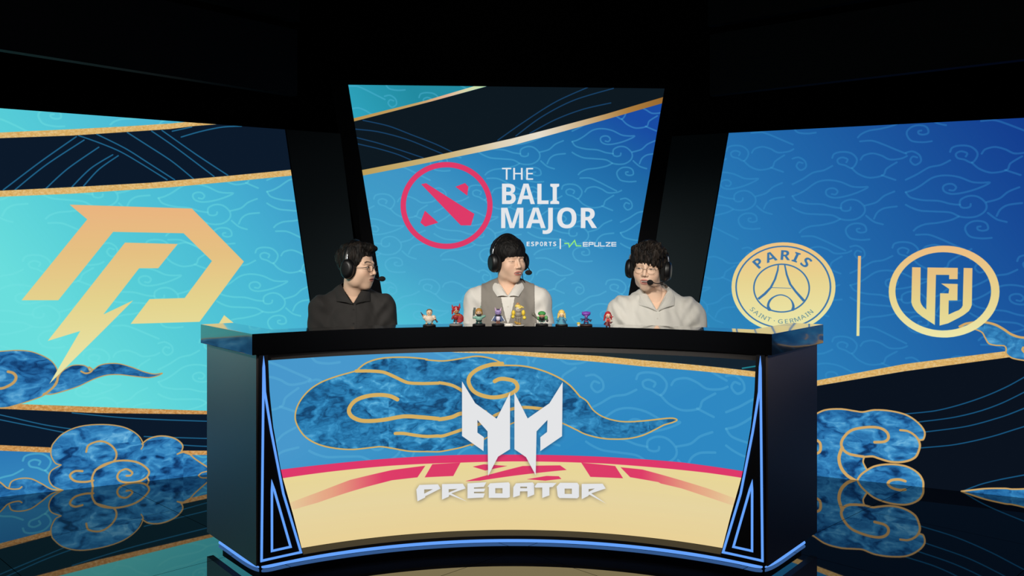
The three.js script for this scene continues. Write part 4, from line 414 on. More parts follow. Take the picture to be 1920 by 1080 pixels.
function netMesh(f, lo, hi, cell, colour) {                // naive surface nets
  const n = [0, 1, 2].map((i) => Math.ceil((hi[i] - lo[i]) / cell) + 1), [nx, ny, nz] = n, val = new Float32Array(nx * ny * nz), id = new Int32Array(nx * ny * nz).fill(-1);
  const I = (i, j, k) => i + nx * (j + ny * k);
  for (let k = 0; k < nz; k++) for (let j = 0; j < ny; j++) for (let i = 0; i < nx; i++) val[I(i, j, k)] = f(lo[0] + i * cell, lo[1] + j * cell, lo[2] + k * cell);
  const pos = [], idx = [];
  const C = [[0, 0, 0], [1, 0, 0], [0, 1, 0], [1, 1, 0], [0, 0, 1], [1, 0, 1], [0, 1, 1], [1, 1, 1]], E = [[0, 1], [2, 3], [4, 5], [6, 7], [0, 2], [1, 3], [4, 6], [5, 7], [0, 4], [1, 5], [2, 6], [3, 7]];
  for (let k = 0; k < nz - 1; k++) for (let j = 0; j < ny - 1; j++) for (let i = 0; i < nx - 1; i++) {
    let m = 0; const v = []; for (let q = 0; q < 8; q++) { const w = val[I(i + C[q][0], j + C[q][1], k + C[q][2])]; v.push(w); if (w < 0) m |= 1 << q; }
    if (m === 0 || m === 255) continue;
    let sx = 0, sy = 0, sz = 0, c = 0;
    for (const [a, b] of E) if (v[a] < 0 !== v[b] < 0) { const t = v[a] / (v[a] - v[b]); sx += C[a][0] + (C[b][0] - C[a][0]) * t; sy += C[a][1] + (C[b][1] - C[a][1]) * t; sz += C[a][2] + (C[b][2] - C[a][2]) * t; c++; }
    id[I(i, j, k)] = pos.length / 3; pos.push(lo[0] + (i + sx / c) * cell, lo[1] + (j + sy / c) * cell, lo[2] + (k + sz / c) * cell);
  }
  for (let k = 1; k < nz - 1; k++) for (let j = 1; j < ny - 1; j++) for (let i = 1; i < nx - 1; i++) {
    const a = val[I(i, j, k)] < 0, q = (p, r, s, t, flip) => { if (p < 0 || r < 0 || s < 0 || t < 0) return; flip ? idx.push(p, s, r, p, t, s) : idx.push(p, r, s, p, s, t); };
    if (a !== val[I(i + 1, j, k)] < 0) q(id[I(i, j - 1, k - 1)], id[I(i, j, k - 1)], id[I(i, j, k)], id[I(i, j - 1, k)], !a);
    if (a !== val[I(i, j + 1, k)] < 0) q(id[I(i - 1, j, k - 1)], id[I(i - 1, j, k)], id[I(i, j, k)], id[I(i, j, k - 1)], !a);
    if (a !== val[I(i, j, k + 1)] < 0) q(id[I(i - 1, j - 1, k)], id[I(i, j - 1, k)], id[I(i, j, k)], id[I(i - 1, j, k)], !a);
  }
  const g = new THREE.BufferGeometry(), N = new Float32Array(pos.length), e = cell * 0.6; g.setAttribute('position', new THREE.Float32BufferAttribute(pos, 3));
  for (let i = 0; i < pos.length; i += 3) {
    const x = pos[i], y = pos[i + 1], z = pos[i + 2], a = f(x + e, y, z) - f(x - e, y, z), b = f(x, y + e, z) - f(x, y - e, z), c = f(x, y, z + e) - f(x, y, z - e), l = Math.hypot(a, b, c) || 1;
    N[i] = a / l; N[i + 1] = b / l; N[i + 2] = c / l;
  }
  g.setAttribute('normal', new THREE.BufferAttribute(N, 3)); g.setIndex(idx);
  if (colour) { const col = new Float32Array(pos.length); for (let i = 0; i < pos.length; i += 3) { const c = colour(pos[i], pos[i + 1], pos[i + 2]); col[i] = c[0]; col[i + 1] = c[1]; col[i + 2] = c[2]; } g.setAttribute('color', new THREE.BufferAttribute(col, 3)); }
  return g;
}
const lin = (r, g, b) => { const c = new THREE.Color().setRGB(r / 255, g / 255, b / 255, THREE.SRGBColorSpace); return [c.r, c.g, c.b]; };
const mix = (a, b, t) => a.map((v, i) => v + (b[i] - v) * t);

function headField(o) {                                    // head coordinates: origin between the eyes' height and ears, z = face
  const j = o.jaw || 1;
  return (x, y, z) => {
    const s = Math.abs(x);
    let d = ell(x, y, z, 0, 0.036, -0.014, 0.075, 0.084, 0.094);
    d = smin(d, ell(x, y, z, 0, -0.042, 0.024, 0.058 * j, 0.074, 0.062), 0.03);
    d = smin(d, ell(s, y, z, 0.043 * j, -0.066, 0.012, 0.022, 0.034, 0.034), 0.03);
    d = smin(d, ell(x, y, z, 0, -0.099, 0.06, 0.022, 0.017, 0.02), 0.03);
    d = smin(d, ell(s, y, z, 0.036, -0.03, 0.056, 0.027, 0.03, 0.026), 0.028);
    d = smin(d, ell(x, y, z, 0, -0.062, 0.068, 0.032, 0.028, 0.02), 0.022);
    d = smin(d, cap(s, y, z, 0.01, 0.021, 0.0835, 0.044, 0.019, 0.066, 0.008, 0.008), 0.014);
    d = smax(d, -ell(s, y, z, 0.031, -0.001, 0.1035, 0.017, 0.011, 0.02), 0.012);
    d = smin(d, ell(s, y, z, 0.031, -0.003, 0.0735, 0.0155, 0.0105, 0.0115), 0.006);
    d = smin(d, cap(x, y, z, 0, 0.008, 0.084, 0, -0.0305, 0.1035, 0.006, 0.0095), 0.012);
    d = smin(d, ell(s, y, z, 0.0105, -0.0355, 0.0925, 0.0078, 0.0068, 0.0095), 0.006);
    const open = o.open || 0;
    d = smin(d, ell(x, y, z, 0, -0.0595, 0.0862, 0.021, 0.0048, 0.0082), 0.007);
    d = smin(d, ell(x, y, z, 0, -0.0692 - open, 0.0848, 0.0185, 0.0055, 0.0082), 0.007);
    d = smax(d, -ell(x, y, z, 0, -0.0645 - open / 2, 0.0955, 0.021, 0.0013 + open * 0.62, 0.0068 + open), 0.003);
    d = smin(d, ell(s, y, z, 0.079, -0.006, -0.004, 0.009, 0.03, 0.018), 0.008);
    return d;
  };
}
function faceColour(o) {
  const skin = lin(...o.skin), lip = lin(...(o.lip || [188, 112, 104])), brow = lin(48, 38, 34), white = lin(186, 168, 156), dark = lin(26, 20, 18), teeth = lin(228, 220, 210), inner = lin(96, 48, 46);
  const open = o.open || 0;
  return (x, y, z) => {
    const s = Math.abs(x); let c = skin;
    if (z > 0.03) {
      c = mix(c, lin(o.skin[0] - 4, o.skin[1] - 16, o.skin[2] - 16), 0.5 * Math.exp(-(((s - 0.042) / 0.02) ** 2) - (((y + 0.034) / 0.018) ** 2)));
      const ml = ((x / 0.0235) ** 2) + (((y + 0.0645 + open / 2) / (0.0105 + open * 0.8)) ** 2);
      if (ml < 1.2) c = mix(lip, c, smooth(0.8, 1.2, ml));
      if (open) { const q = ((x / 0.0185) ** 2) + (((y + 0.0645 + open / 2) / (0.002 + open * 0.65)) ** 2); if (q < 1) c = y > -0.066 - open * 0.45 ? teeth : inner; }
      else if (Math.abs(y + 0.0645) < 0.0014 && s < 0.02) c = inner;
      const by = 0.0235 + 0.004 * Math.sin((s - 0.012) * 70) - (s > 0.035 ? (s - 0.035) * 0.35 : 0);
      if (s > 0.014 && s < 0.05 && Math.abs(y - by) < 0.0042) c = mix(brow, c, smooth(0.0022, 0.0042, Math.abs(y - by)) * 0.7 + 0.1);
      const ex = (s - 0.031) / 0.0145, ey = (y + 0.0025) / (o.lid || 0.0044), r = ex * ex + ey * ey;
      if (r < 1 && z > 0.05) c = Math.hypot(x - Math.sign(x) * 0.031 - (o.gaze || 0), y + 0.002) < 0.0056 ? dark : white;
      else if (r < 1.9 && y > -0.002 && z > 0.05) c = mix(dark, c, 0.15);
    }
    return c;
  };
}
function hairField(o) {
  const outer = o.outer, amp = o.amp, fq = o.fq || 1;
  return (x, y, z) => {
    const az = Math.abs(Math.atan2(x, z)) * 57.3, n1 = fbm(x * 42 * fq + 3, y * 16 * fq + o.k, z * 42 * fq, 2), n2 = perlin.noise(x * 110 * fq + o.k, y * 26, z * 110 * fq);
    let d = ell(x, y, z, 0, outer[0], outer[1], outer[2], outer[3], outer[4]);
    for (const t of o.tufts || []) d = smin(d, ell(x, y, z, ...t), 0.02);
    const n3 = perlin.noise(x * 260 + o.k, y * 34 + z * 20, z * 260); d -= amp * n1 + amp * 0.45 * n2 + 0.0022 * n3;
    const jag = o.jag * perlin.noise(Math.atan2(x, z) * 9 + o.k, 0.5, 0.5) + o.jag * 0.6 * perlin.noise(Math.atan2(x, z) * 26, 1.5, o.k);
    const b = o.front + (o.side - o.front) * smooth(o.f0, o.f1, az) + (o.back - o.side) * smooth(95, 125, az) + jag * (1 - smooth(70, 100, az)) + (o.slant || 0) * x * (1 - smooth(40, 80, az));
    return smax(d, (b - y) * 0.8, 0.006);
  };
}
const hairMat = phys({ vertexColors: true, roughness: 0.62, specularIntensity: 0.45 });
const skinMat = phys({ vertexColors: true, roughness: 0.55, sheen: 0.1 });
const trouserMat = std({ color: 0x15161a, roughness: 0.8 }), shoeMat = std({ color: 0x0c0c0d, roughness: 0.5 });
const headsetBlack = std({ color: 0x0b0b0d, roughness: 0.42 }), foamMat = std({ color: 0x0a0a0b, roughness: 0.95 }), steel = std({ color: 0xb4b6ba, roughness: 0.3, metalness: 1 });

function torsoField(o) {
  const { shX, shY, neckY } = o;
  const arms = (x, y, z, extra) => {
    const s = Math.abs(x);
    let d = cap(s, y, z, shX + 0.004, shY - 0.004, 0, shX + 0.047, shY - 0.27, 0.02, 0.05 + extra, 0.043 + extra);
    return smin(d, cap(s, y, z, shX + 0.047, shY - 0.27, 0.02, 0.13, 0.665, 0.24, 0.042 + extra, 0.03 + extra), 0.02);
  };
  const trunk = (x, y, z) => {
    const s = Math.abs(x);
    let d = ell(x, y, z, 0, shY - 0.11, 0.0, shX + 0.005, 0.18, 0.112);
    d = smin(d, ell(x, y, z, 0, 0.76, 0.012, 0.15, 0.22, 0.118), 0.06);
    d = smin(d, ell(x, y, z, 0, 0.585, -0.01, 0.165, 0.12, 0.13), 0.06);
    d = smin(d, cap(s, y, z, 0.0, neckY - 0.01, -0.028, shX - 0.025, shY + 0.008, -0.012, 0.056, 0.04), 0.045);
    return smin(d, ell(s, y, z, shX, shY - 0.008, -0.004, 0.052, 0.052, 0.054), 0.04);
  };
  return { arms, trunk, both: (x, y, z, e = 0) => smin(trunk(x, y, z), arms(x, y, z, e), 0.035) };
}
const armLegs = (x, y, z) => {
  const s = Math.abs(x);
  let d = cap(s, y, z, 0.085, 0.565, 0.0, 0.11, 0.535, 0.42, 0.083, 0.062);
  return smin(d, cap(s, y, z, 0.11, 0.535, 0.42, 0.115, 0.10, 0.40, 0.06, 0.042), 0.03);
};
function handField(x, y, z) {                              // right-angled resting hand: palm down, fingers along +z, thumb towards -x
  let d = ell(x, y, z, 0, 0, 0.045, 0.04, 0.014, 0.048);
  d = smin(d, cap(x, y, z, 0, 0.008, -0.05, 0, 0.002, 0.01, 0.028, 0.026), 0.02);
  const F = [[-0.029, 0.07, 0.0085], [-0.0095, 0.079, 0.009], [0.010, 0.073, 0.0085], [0.029, 0.057, 0.0075]];
  for (const [fx, L, r] of F) {
    d = smin(d, cap(x, y, z, fx * 0.9, 0.004, 0.085, fx * 1.1, 0.0, 0.085 + L * 0.5, r + 0.001, r), 0.006);
    d = Math.min(d, cap(x, y, z, fx * 1.1, 0.0, 0.085 + L * 0.5, fx * 1.12, -0.018, 0.085 + L * 0.88, r, r * 0.8));
  }
  d = smin(d, cap(x, y, z, -0.03, 0, 0.02, -0.058, -0.006, 0.055, 0.013, 0.011), 0.01);
  return Math.min(d, cap(x, y, z, -0.058, -0.006, 0.055, -0.056, -0.012, 0.085, 0.011, 0.009));
}
const HAND = netMesh(handField, [-0.085, -0.05, -0.09], [0.06, 0.05, 0.18], 0.004);

function person(o) {
  const g = thing('person', o.label, 'person', o.pos, o.yaw, 'casters behind the desk');
  const T = torsoField(o), H = new THREE.Matrix4().compose(V(...o.head), new THREE.Quaternion().setFromEuler(new THREE.Euler(o.look[0], o.look[1], o.look[2], 'YXZ')), V(1, 1, 1)), Hi = H.clone().invert();
  const skin = lin(...o.face.skin);
  const paintSkin = (geo) => { const c = new Float32Array(geo.attributes.position.count * 3); for (let i = 0; i < c.length; i += 3) c.set(skin, i); geo.setAttribute('color', new THREE.BufferAttribute(c, 3)); return geo; };
  // head and neck
  const nb = V(0, o.neckY - 0.06, -0.012).applyMatrix4(Hi), hf = headField(o.face), fc = faceColour(o.face);
  const na = [0, -0.055, -0.018];
  const hn = (x, y, z) => smin(hf(x, y, z), cap(x, y, z, ...na, nb.x, nb.y, nb.z, 0.049, 0.056), 0.02);
  const hg = netMesh(hn, [-0.11, -0.235, -0.135], [0.11, 0.135, 0.13], 0.0023, fc).applyMatrix4(H);
  const bg = netMesh((x, y, z) => smin(T.both(x, y, z), armLegs(x, y, z), 0.05), [-0.34, 0.04, -0.2], [0.34, 1.26, 0.55], 0.014); paintSkin(bg);
  const hands = [-1, 1].map((s) => { const q = HAND.clone(); if (s < 0) { q.scale(-1, 1, 1); const ix = q.index.array; for (let i = 0; i < ix.length; i += 3) { const t = ix[i]; ix[i] = ix[i + 1]; ix[i + 1] = t; } q.computeVertexNormals(); } q.rotateY(-s * 0.35).translate(s * 0.125, 0.655, 0.27); return paintSkin(q); });
  part('body', mergeGeometries([hg, bg, ...hands]), skinMat, g);
  // hair
  const hc = o.hairColour, h0 = lin(...hc[0]), h1 = lin(...hc[1]);
  const hair = netMesh(hairField(o.hair), [-0.13, -0.12, -0.15], [0.13, 0.17, 0.14], 0.0027, (x, y, z) => mix(h0, h1, smooth(0.1, 0.5, 0.3 + fbm(x * 60, y * 20, z * 60, 2) * 0.6))).applyMatrix4(H);
  part('hair', hair, hairMat, g, o.hairLabel);
  // shirt
  const fold = (x, y, z) => o.fold * (fbm(x * 9 + o.k, y * 5 - x * 4, z * 8 + o.k, 2) + 0.5 * perlin.noise(x * 26 + y * 14, y * 9 + o.k, z * 20)) + o.fold * 0.8 * Math.max(0, 1 - Math.abs(Math.abs(x) - o.shX - 0.005) / 0.05) * Math.sin((y * 60 - Math.abs(x) * 45));
  const inner = (x, y, z) => T.both(x, y, z);
  const vcut = (x, y, z, vy, k) => Math.max(Math.abs(x) - k * (y - vy), -z + 0.01);
  const neckCut = (x, y, z) => cap(x, y, z, 0, o.neckY - 0.03, -0.014, 0, o.neckY + 0.25, -0.02, o.neckHole || 0.066, o.neckHole || 0.066);
  const outerShirt = (x, y, z) => T.both(x, y, z) - Math.max(0.006, o.loose + fold(x, y, z));
  const shirtF = (x, y, z) => Math.max(outerShirt(x, y, z), -(inner(x, y, z) + 0.01), -vcut(x, y, z, o.vy, o.vk), -neckCut(x, y, z), 0.5 - y);
  const shirt = part('shirt', netMesh(shirtF, [-0.34, 0.48, -0.2], [0.34, 1.27, 0.34], 0.0058), o.shirtMat, g, o.shirtLabel);
  const surf = (x, y, fn = outerShirt) => { let z = 0.3; for (let i = 0; i < 60; i++) { const d = fn(x, y, z); if (d < 0.0004) break; z -= Math.max(0.0004, d * 0.8); } return z; };
  // collar: stand and fall around the neck, points in front
  const cn = 40, top = [], low = [];
  for (let i = 0; i <= cn; i++) {
    const a = -1 + 2 * i / cn, s = Math.sign(a) || 1, m = Math.abs(a), c = o.collar, v = o.vy;
    if (m <= 0.5) {
      const ph = m * Math.PI, y = c.back + (c.side - c.back) * smooth(0, 0.5, m);
      top.push(V(s * c.r * Math.sin(ph), y, -c.r * 1.05 * Math.cos(ph) - 0.014));
      low.push(V(s * (c.r + 0.028) * Math.sin(ph), y - c.fall, -(c.r + 0.02) * Math.cos(ph) - 0.014));
    } else {
      const t = (m - 0.5) / 0.5, e = Math.cos(t * Math.PI / 2), zv = surf(0.004, v - 0.012) + 0.012;
      const ty = c.side + (v - c.side) * t, tx = 0.004 + (c.r - 0.004) * (0.35 * e + 0.65 * (1 - t)); top.push(V(s * tx, ty, -0.014 + (zv + 0.014) * Math.sin(t * Math.PI / 2)));
      const lx = (c.r + 0.028) + (c.tip[0] - c.r - 0.028) * t, ly = (c.side - c.fall) + (c.tip[1] - c.side + c.fall) * t;
      low.push(V(s * lx, ly, Math.max(-0.01, surf(lx, ly)) + 0.003 + 0.006 * t + (o.vest ? 0.007 : 0)));
    }
  }
  {
    const pos = [], q4 = (a, b, c, d) => { for (const p of [a, b, c, a, c, d]) pos.push(p.x, p.y, p.z); }, rows = 5;
    const P = (i, k, off) => { const t = k / rows, p = top[i].clone().lerp(low[i], t), out = V(p.x, 0, p.z + 0.014).normalize(); p.addScaledVector(out, 0.006 * Math.sin(t * Math.PI) - off); p.y += 0.004 * Math.sin(t * Math.PI); return p; };
    for (let i = 0; i < cn; i++) for (let k = 0; k < rows; k++) { q4(P(i, k, 0), P(i + 1, k, 0), P(i + 1, k + 1, 0), P(i, k + 1, 0)); q4(P(i, k, 0.003), P(i, k + 1, 0.003), P(i + 1, k + 1, 0.003), P(i + 1, k, 0.003)); }
    for (let i = 0; i < cn; i++) { q4(P(i, rows, 0), P(i + 1, rows, 0), P(i + 1, rows, 0.003), P(i, rows, 0.003)); q4(P(i + 1, 0, 0), P(i, 0, 0), P(i, 0, 0.003), P(i + 1, 0, 0.003)); }
    for (const i of [0, cn]) for (let k = 0; k < rows; k++) q4(P(i, k, 0), P(i, k + 1, 0), P(i, k + 1, 0.003), P(i, k, 0.003));
    const cg = new THREE.BufferGeometry(); cg.setAttribute('position', new THREE.Float32BufferAttribute(pos, 3)); cg.computeVertexNormals();
    part('collar', cg, o.shirtMat, shirt);
  }
  // placket and buttons
  {
    const pos = [], w = 0.014, y0 = 0.86, y1 = o.vy - 0.004, n = 24;
    for (let i = 0; i < n; i++) { const a = y0 + (y1 - y0) * i / n, b = y0 + (y1 - y0) * (i + 1) / n, zz = (x, y) => surf(x, y) + 0.0018; const A = [-w, a, zz(-w, a)], B = [w, a, zz(w, a)], C = [w, b, zz(w, b)], D = [-w, b, zz(-w, b)], bk = (p) => [p[0], p[1], p[2] - 0.004]; pos.push(...A, ...B, ...C, ...A, ...C, ...D); pos.push(...B, ...bk(B), ...bk(C), ...B, ...bk(C), ...C, ...A, ...D, ...bk(D), ...A, ...bk(D), ...bk(A)); }
    const pg = new THREE.BufferGeometry(); pg.setAttribute('position', new THREE.Float32BufferAttribute(pos, 3)); pg.computeVertexNormals();
    part('placket', pg, o.shirtMat, shirt);
    for (const y of o.buttons) part('button', new THREE.CylinderGeometry(0.0048, 0.0048, 0.003, 12).rotateX(Math.PI / 2).translate(0, y, surf(0, y) + 0.003), o.buttonMat, shirt);
  }
  if (o.vest) {
    const vf = (x, y, z) => Math.max(outerShirt(x, y, z) - 0.006, -(outerShirt(x, y, z) + 0.004), Math.abs(x) - 0.143 + (y > 1.02 ? 0 : (1.02 - y) * -0.25), -Math.max(Math.abs(x) - 0.16 * Math.sqrt(Math.max(0, y - 0.972)) * Math.max(0, y - 0.972) ** 0.25, -z), -neckCut(x, y, z) - 0.012, 0.58 - y);
    part('vest', netMesh(vf, [-0.28, 0.56, -0.2], [0.28, 1.25, 0.24], 0.005), o.vest, g, 'grey sleeveless vest with deep V');
  }
  part('trousers', netMesh((x, y, z) => Math.max(smin(armLegs(x, y, z) - 0.012, ell(x, y, z, 0, 0.585, -0.01, 0.165, 0.12, 0.13) - 0.02, 0.05), y - 0.64, 0.12 - y), [-0.26, 0.1, -0.2], [0.26, 0.68, 0.56], 0.014), trouserMat, g);
  for (const s of [-1, 1]) part('shoe', netMesh((x, y, z) => smin(smin(ell(x, y, z, 0, 0.045, 0.09, 0.045, 0.045, 0.14), ell(x, y, z, 0, 0.07, 0, 0.046, 0.07, 0.06), 0.03), 9, 0.01), [-0.07, -0.01, -0.09], [0.07, 0.16, 0.26], 0.012).translate(s * 0.115, 0, 0.39), shoeMat, g);
  const W = new THREE.Matrix4().makeRotationY(o.yaw).setPosition(...o.pos).multiply(H);
  return { g, W };
}
function place(t, W) { const p = V(), q = new THREE.Quaternion(), s = V(); W.decompose(p, q, s); t.position.copy(p); t.quaternion.copy(q); }
function headset(W, label, o = {}) {
  const t = thing('headset', label, 'headset', [0, 0, 0], 0, 'casters headsets'); place(t, W);
  const R = o.wide || 0.091, H = o.high || 0.137, pts = [];
  for (let i = 0; i <= 20; i++) { const a = Math.PI * i / 20; pts.push([R * Math.cos(a), 0.012 + (H - 0.012) * Math.sin(a), -0.012]); }
  const band = part('headband', tube(pts, 0.0072, 40, 8).applyMatrix4(new THREE.Matrix4().makeTranslation(0, 0, 0.012)).scale(1, 1, 1.9).translate(0, 0, -0.018), headsetBlack, t);
  for (const s of [-1, 1]) {
    part('slider', tube([[s * (R + 0.001), 0.062, -0.004], [s * (R + 0.005), 0.045, -0.003], [s * (R + 0.007), 0.02, -0.002]], 0.0045, 8, 8), steel, band, 'bright metal size slider');
    const cup = new THREE.LatheGeometry([[0, 0.026], [0.022, 0.026], [0.032, 0.022], [0.038, 0.012], [0.04, 0], [0.038, -0.006], [0, -0.006]].map(([a, b]) => new THREE.Vector2(a, b)), 28).rotateZ(-s * Math.PI / 2).scale(1, 1.3, 0.98).translate(s * (R - 0.002), -0.012, -0.002);
    const c = part('ear_cup', cup, headsetBlack, t);
    part('cushion', new THREE.TorusGeometry(0.028, 0.0125, 10, 28).rotateY(Math.PI / 2).scale(1, 1.3, 0.98).translate(s * (R - 0.016), -0.012, -0.002), foamMat, c);
  }
  const m = o.mic || [0.045, -0.07, 0.118];
  const boom = part('boom', tube([[R + 0.016, -0.03, 0.008], [R + 0.01, -0.055, 0.045], [m[0] + 0.03, m[1] - 0.006, m[2] - 0.03], m], 0.0026, 24, 6), headsetBlack, t);
  if (o.cable) part('cable', tube(o.cable, 0.0022, 24, 6), headsetBlack, t);
  part('microphone', ball(0, 0, 0, 0.0145, 0.0135, 0.019).rotateY(0.9).translate(m[0] - 0.008, m[1], m[2] + 0.004), foamMat, boom);
}
function glasses(W, label, mat, o) {
  const t = thing('eyeglasses', label, 'glasses', [0, 0, 0], 0); place(t, W);
  const lensMat = phys({ color: 0xffffff, transmission: 1, thickness: 0, roughness: 0.02, ior: 1.5 });
  for (const s of [-1, 1]) {
    const pts = []; for (let i = 0; i < 24; i++) { const a = i / 24 * Math.PI * 2, q = (v) => Math.sign(v) * Math.abs(v) ** 0.8; const x = 0.0325 + o.w * q(Math.cos(a)); pts.push(V(s * x, o.y + o.h * q(Math.sin(a)), 0.0995 - Math.max(0, x - 0.03) * 0.35)); }
    const rim = part('rim', new THREE.TubeGeometry(new THREE.CatmullRomCurve3(pts, true), 48, o.r, 6, true), mat, t);
    const sh = shapeOf(pts.map((p) => [p.x, p.y])); part('lens', new THREE.ShapeGeometry(sh).translate(0, 0, 0.0975), lensMat, rim);
    part('temple', tube([[s * 0.053, o.y + 0.004, 0.0915], [s * 0.072, o.y + 0.005, 0.07], [s * 0.081, o.y + 0.003, 0.02], [s * 0.082, o.y - 0.008, -0.01]], o.r, 16, 6), mat, t);
  }
  part('bridge', tube([[-0.011, o.y + 0.003, 0.0995], [0, o.y + 0.006, 0.1035], [0.011, o.y + 0.003, 0.0995]], o.r, 10, 6), mat, t);
}
function stool(x, z, label) {
  const t = thing('stool', label, 'stool', [x, 0, z], 0, 'stools behind the desk');
  part('seat', new THREE.CylinderGeometry(0.19, 0.185, 0.06, 28).translate(0, 0.42, 0), M.black, t);
  part('post', new THREE.CylinderGeometry(0.022, 0.028, 0.36, 14).translate(0, 0.22, 0), headsetBlack, t);
  part('foot', new THREE.LatheGeometry([[0, 0.05], [0.05, 0.045], [0.2, 0.014], [0.2, 0], [0, 0]].map(([a, b]) => new THREE.Vector2(a, b)), 28), headsetBlack, t);
}
const cloth = (c, r = 0.85) => phys({ color: c, roughness: r, sheen: 0.25, sheenRoughness: 0.6, sheenColor: new THREE.Color(c) });
const darkShirt = cloth(0x2b2928), whiteShirt = cloth(0xd8d5cf), creamShirt = cloth(0xd6d4cd), vestMat = cloth(0x87827b, 0.9);

const pL = person({
  label: 'person in dark charcoal shirt with glasses and headset, turned in profile to the right', pos: [-0.832, 0, -0.60], yaw: 0.2, k: 1.7,
  shX: 0.148, shY: 1.06, neckY: 1.142, head: [0.022, 1.272, 0.025], look: [0.03, 1.0, -0.02],
  face: { skin: [230, 192, 165], jaw: 1.05, lip: [198, 134, 120], lid: 0.0036 },
  hair: { outer: [0.04, -0.018, 0.085, 0.089, 0.104], amp: 0.006, jag: 0.008, k: 2.2, front: 0.057, side: -0.012, back: -0.06, f0: 36, f1: 62, tufts: [[-0.01, 0.108, 0.035, 0.05, 0.018, 0.05], [0.01, 0.096, 0.07, 0.045, 0.018, 0.032], [-0.035, 0.095, -0.01, 0.035, 0.025, 0.06]] },
  hairColour: [[11, 9, 8], [30, 24, 20]], hairLabel: 'short black hair swept up',
  loose: 0.015, fold: 0.009, vy: 1.082, vk: 0.62, shirtMat: darkShirt, shirtLabel: 'dark charcoal button-up shirt', buttons: [1.055, 0.985, 0.91], buttonMat: std({ color: 0x1a1816, roughness: 0.5 }),
  collar: { r: 0.062, back: 1.2, side: 1.18, fall: 0.045, tip: [0.085, 1.095] },
});
headset(pL.W, 'black headset on the person in the dark shirt', { mic: [0.026, -0.058, 0.135] });
glasses(pL.W, 'thin metal glasses on the person in the dark shirt', std({ color: 0x6d6862, roughness: 0.3, metalness: 0.9 }), { w: 0.021, h: 0.0165, y: -0.007, r: 0.0013 });
stool(-0.832, -0.62, 'black stool under the person in the dark shirt');

const pC = person({
  label: 'person in white shirt and grey vest with headset, looking down to the right', pos: [-0.022, 0, -0.76], yaw: 0, k: 4.1,
  shX: 0.162, shY: 1.093, neckY: 1.168, head: [0.005, 1.305, 0.02], look: [0.05, 0.58, 0.03],
  face: { skin: [228, 190, 164], lip: [190, 116, 106], lid: 0.0012, open: 0.0025, jaw: 0.93 },
  hair: { outer: [0.044, -0.013, 0.0885, 0.092, 0.109], amp: 0.003, fq: 1.2, jag: 0.007, k: 5.3, front: 0.018, side: -0.032, back: -0.075, f0: 42, f1: 62 },
  hairColour: [[9, 8, 8], [22, 19, 18]], hairLabel: 'straight black hair with a full fringe',
  loose: 0.013, fold: 0.007, vy: 1.115, vk: 0.66, shirtMat: whiteShirt, shirtLabel: 'white button-up shirt', buttons: [1.06, 1.0], buttonMat: std({ color: 0xd8d4cc, roughness: 0.4 }), vest: vestMat,
  collar: { r: 0.062, back: 1.232, side: 1.205, fall: 0.045, tip: [0.056, 1.112] },
});
headset(pC.W, 'black headset on the person in the grey vest', { mic: [0.058, -0.062, 0.112], wide: 0.094, cable: [[0.09, -0.05, 0], [0.07, -0.1, 0.03], [0.075, -0.135, 0.06], [0.12, -0.165, 0.05], [0.17, -0.18, -0.02], [0.17, -0.25, -0.09]] });
stool(-0.022, -0.78, 'black stool under the person in the grey vest');

const pR = person({
  label: 'person in loose cream shirt with glasses and headset, smiling into the microphone', pos: [0.752, 0, -0.60], yaw: -0.1, k: 7.9,
  shX: 0.17, shY: 1.026, neckY: 1.13, head: [-0.04, 1.268, 0.03], look: [0.05, -0.24, -0.06],
  face: { skin: [236, 200, 174], open: 0.007, lip: [204, 138, 124], jaw: 0.9, gaze: -0.002, lid: 0.003 },
  hair: { outer: [0.042, -0.012, 0.093, 0.09, 0.109], amp: 0.011, fq: 1.35, jag: 0.018, k: 8.6, front: 0.017, side: -0.03, back: -0.07, f0: 40, f1: 64, slant: -0.15, tufts: [[0.01, 0.115, 0.0, 0.045, 0.02, 0.05], [-0.05, 0.09, 0.03, 0.035, 0.026, 0.045], [0.055, 0.085, 0.03, 0.035, 0.03, 0.045]] },
  hairColour: [[13, 10, 9], [38, 30, 25]], hairLabel: 'fluffy dark hair with a loose fringe',
  loose: 0.024, fold: 0.012, vy: 1.048, vk: 0.58, shirtMat: creamShirt, shirtLabel: 'loose cream open-neck shirt', buttons: [1.01, 0.94], buttonMat: std({ color: 0xd4d0c8, roughness: 0.4 }), neckHole: 0.07,
  collar: { r: 0.068, back: 1.2, side: 1.165, fall: 0.05, tip: [0.088, 1.075] },
});
headset(pR.W, 'black headset on the person in the cream shirt', { mic: [0.042, -0.066, 0.112], wide: 0.096, high: 0.138 });
glasses(pR.W, 'thin gold glasses on the person in the cream shirt', std({ color: 0x8a765c, roughness: 0.3, metalness: 0.9 }), { w: 0.022, h: 0.018, y: -0.008, r: 0.0008 });
stool(0.752, -0.62, 'black stool under the person in the cream shirt');

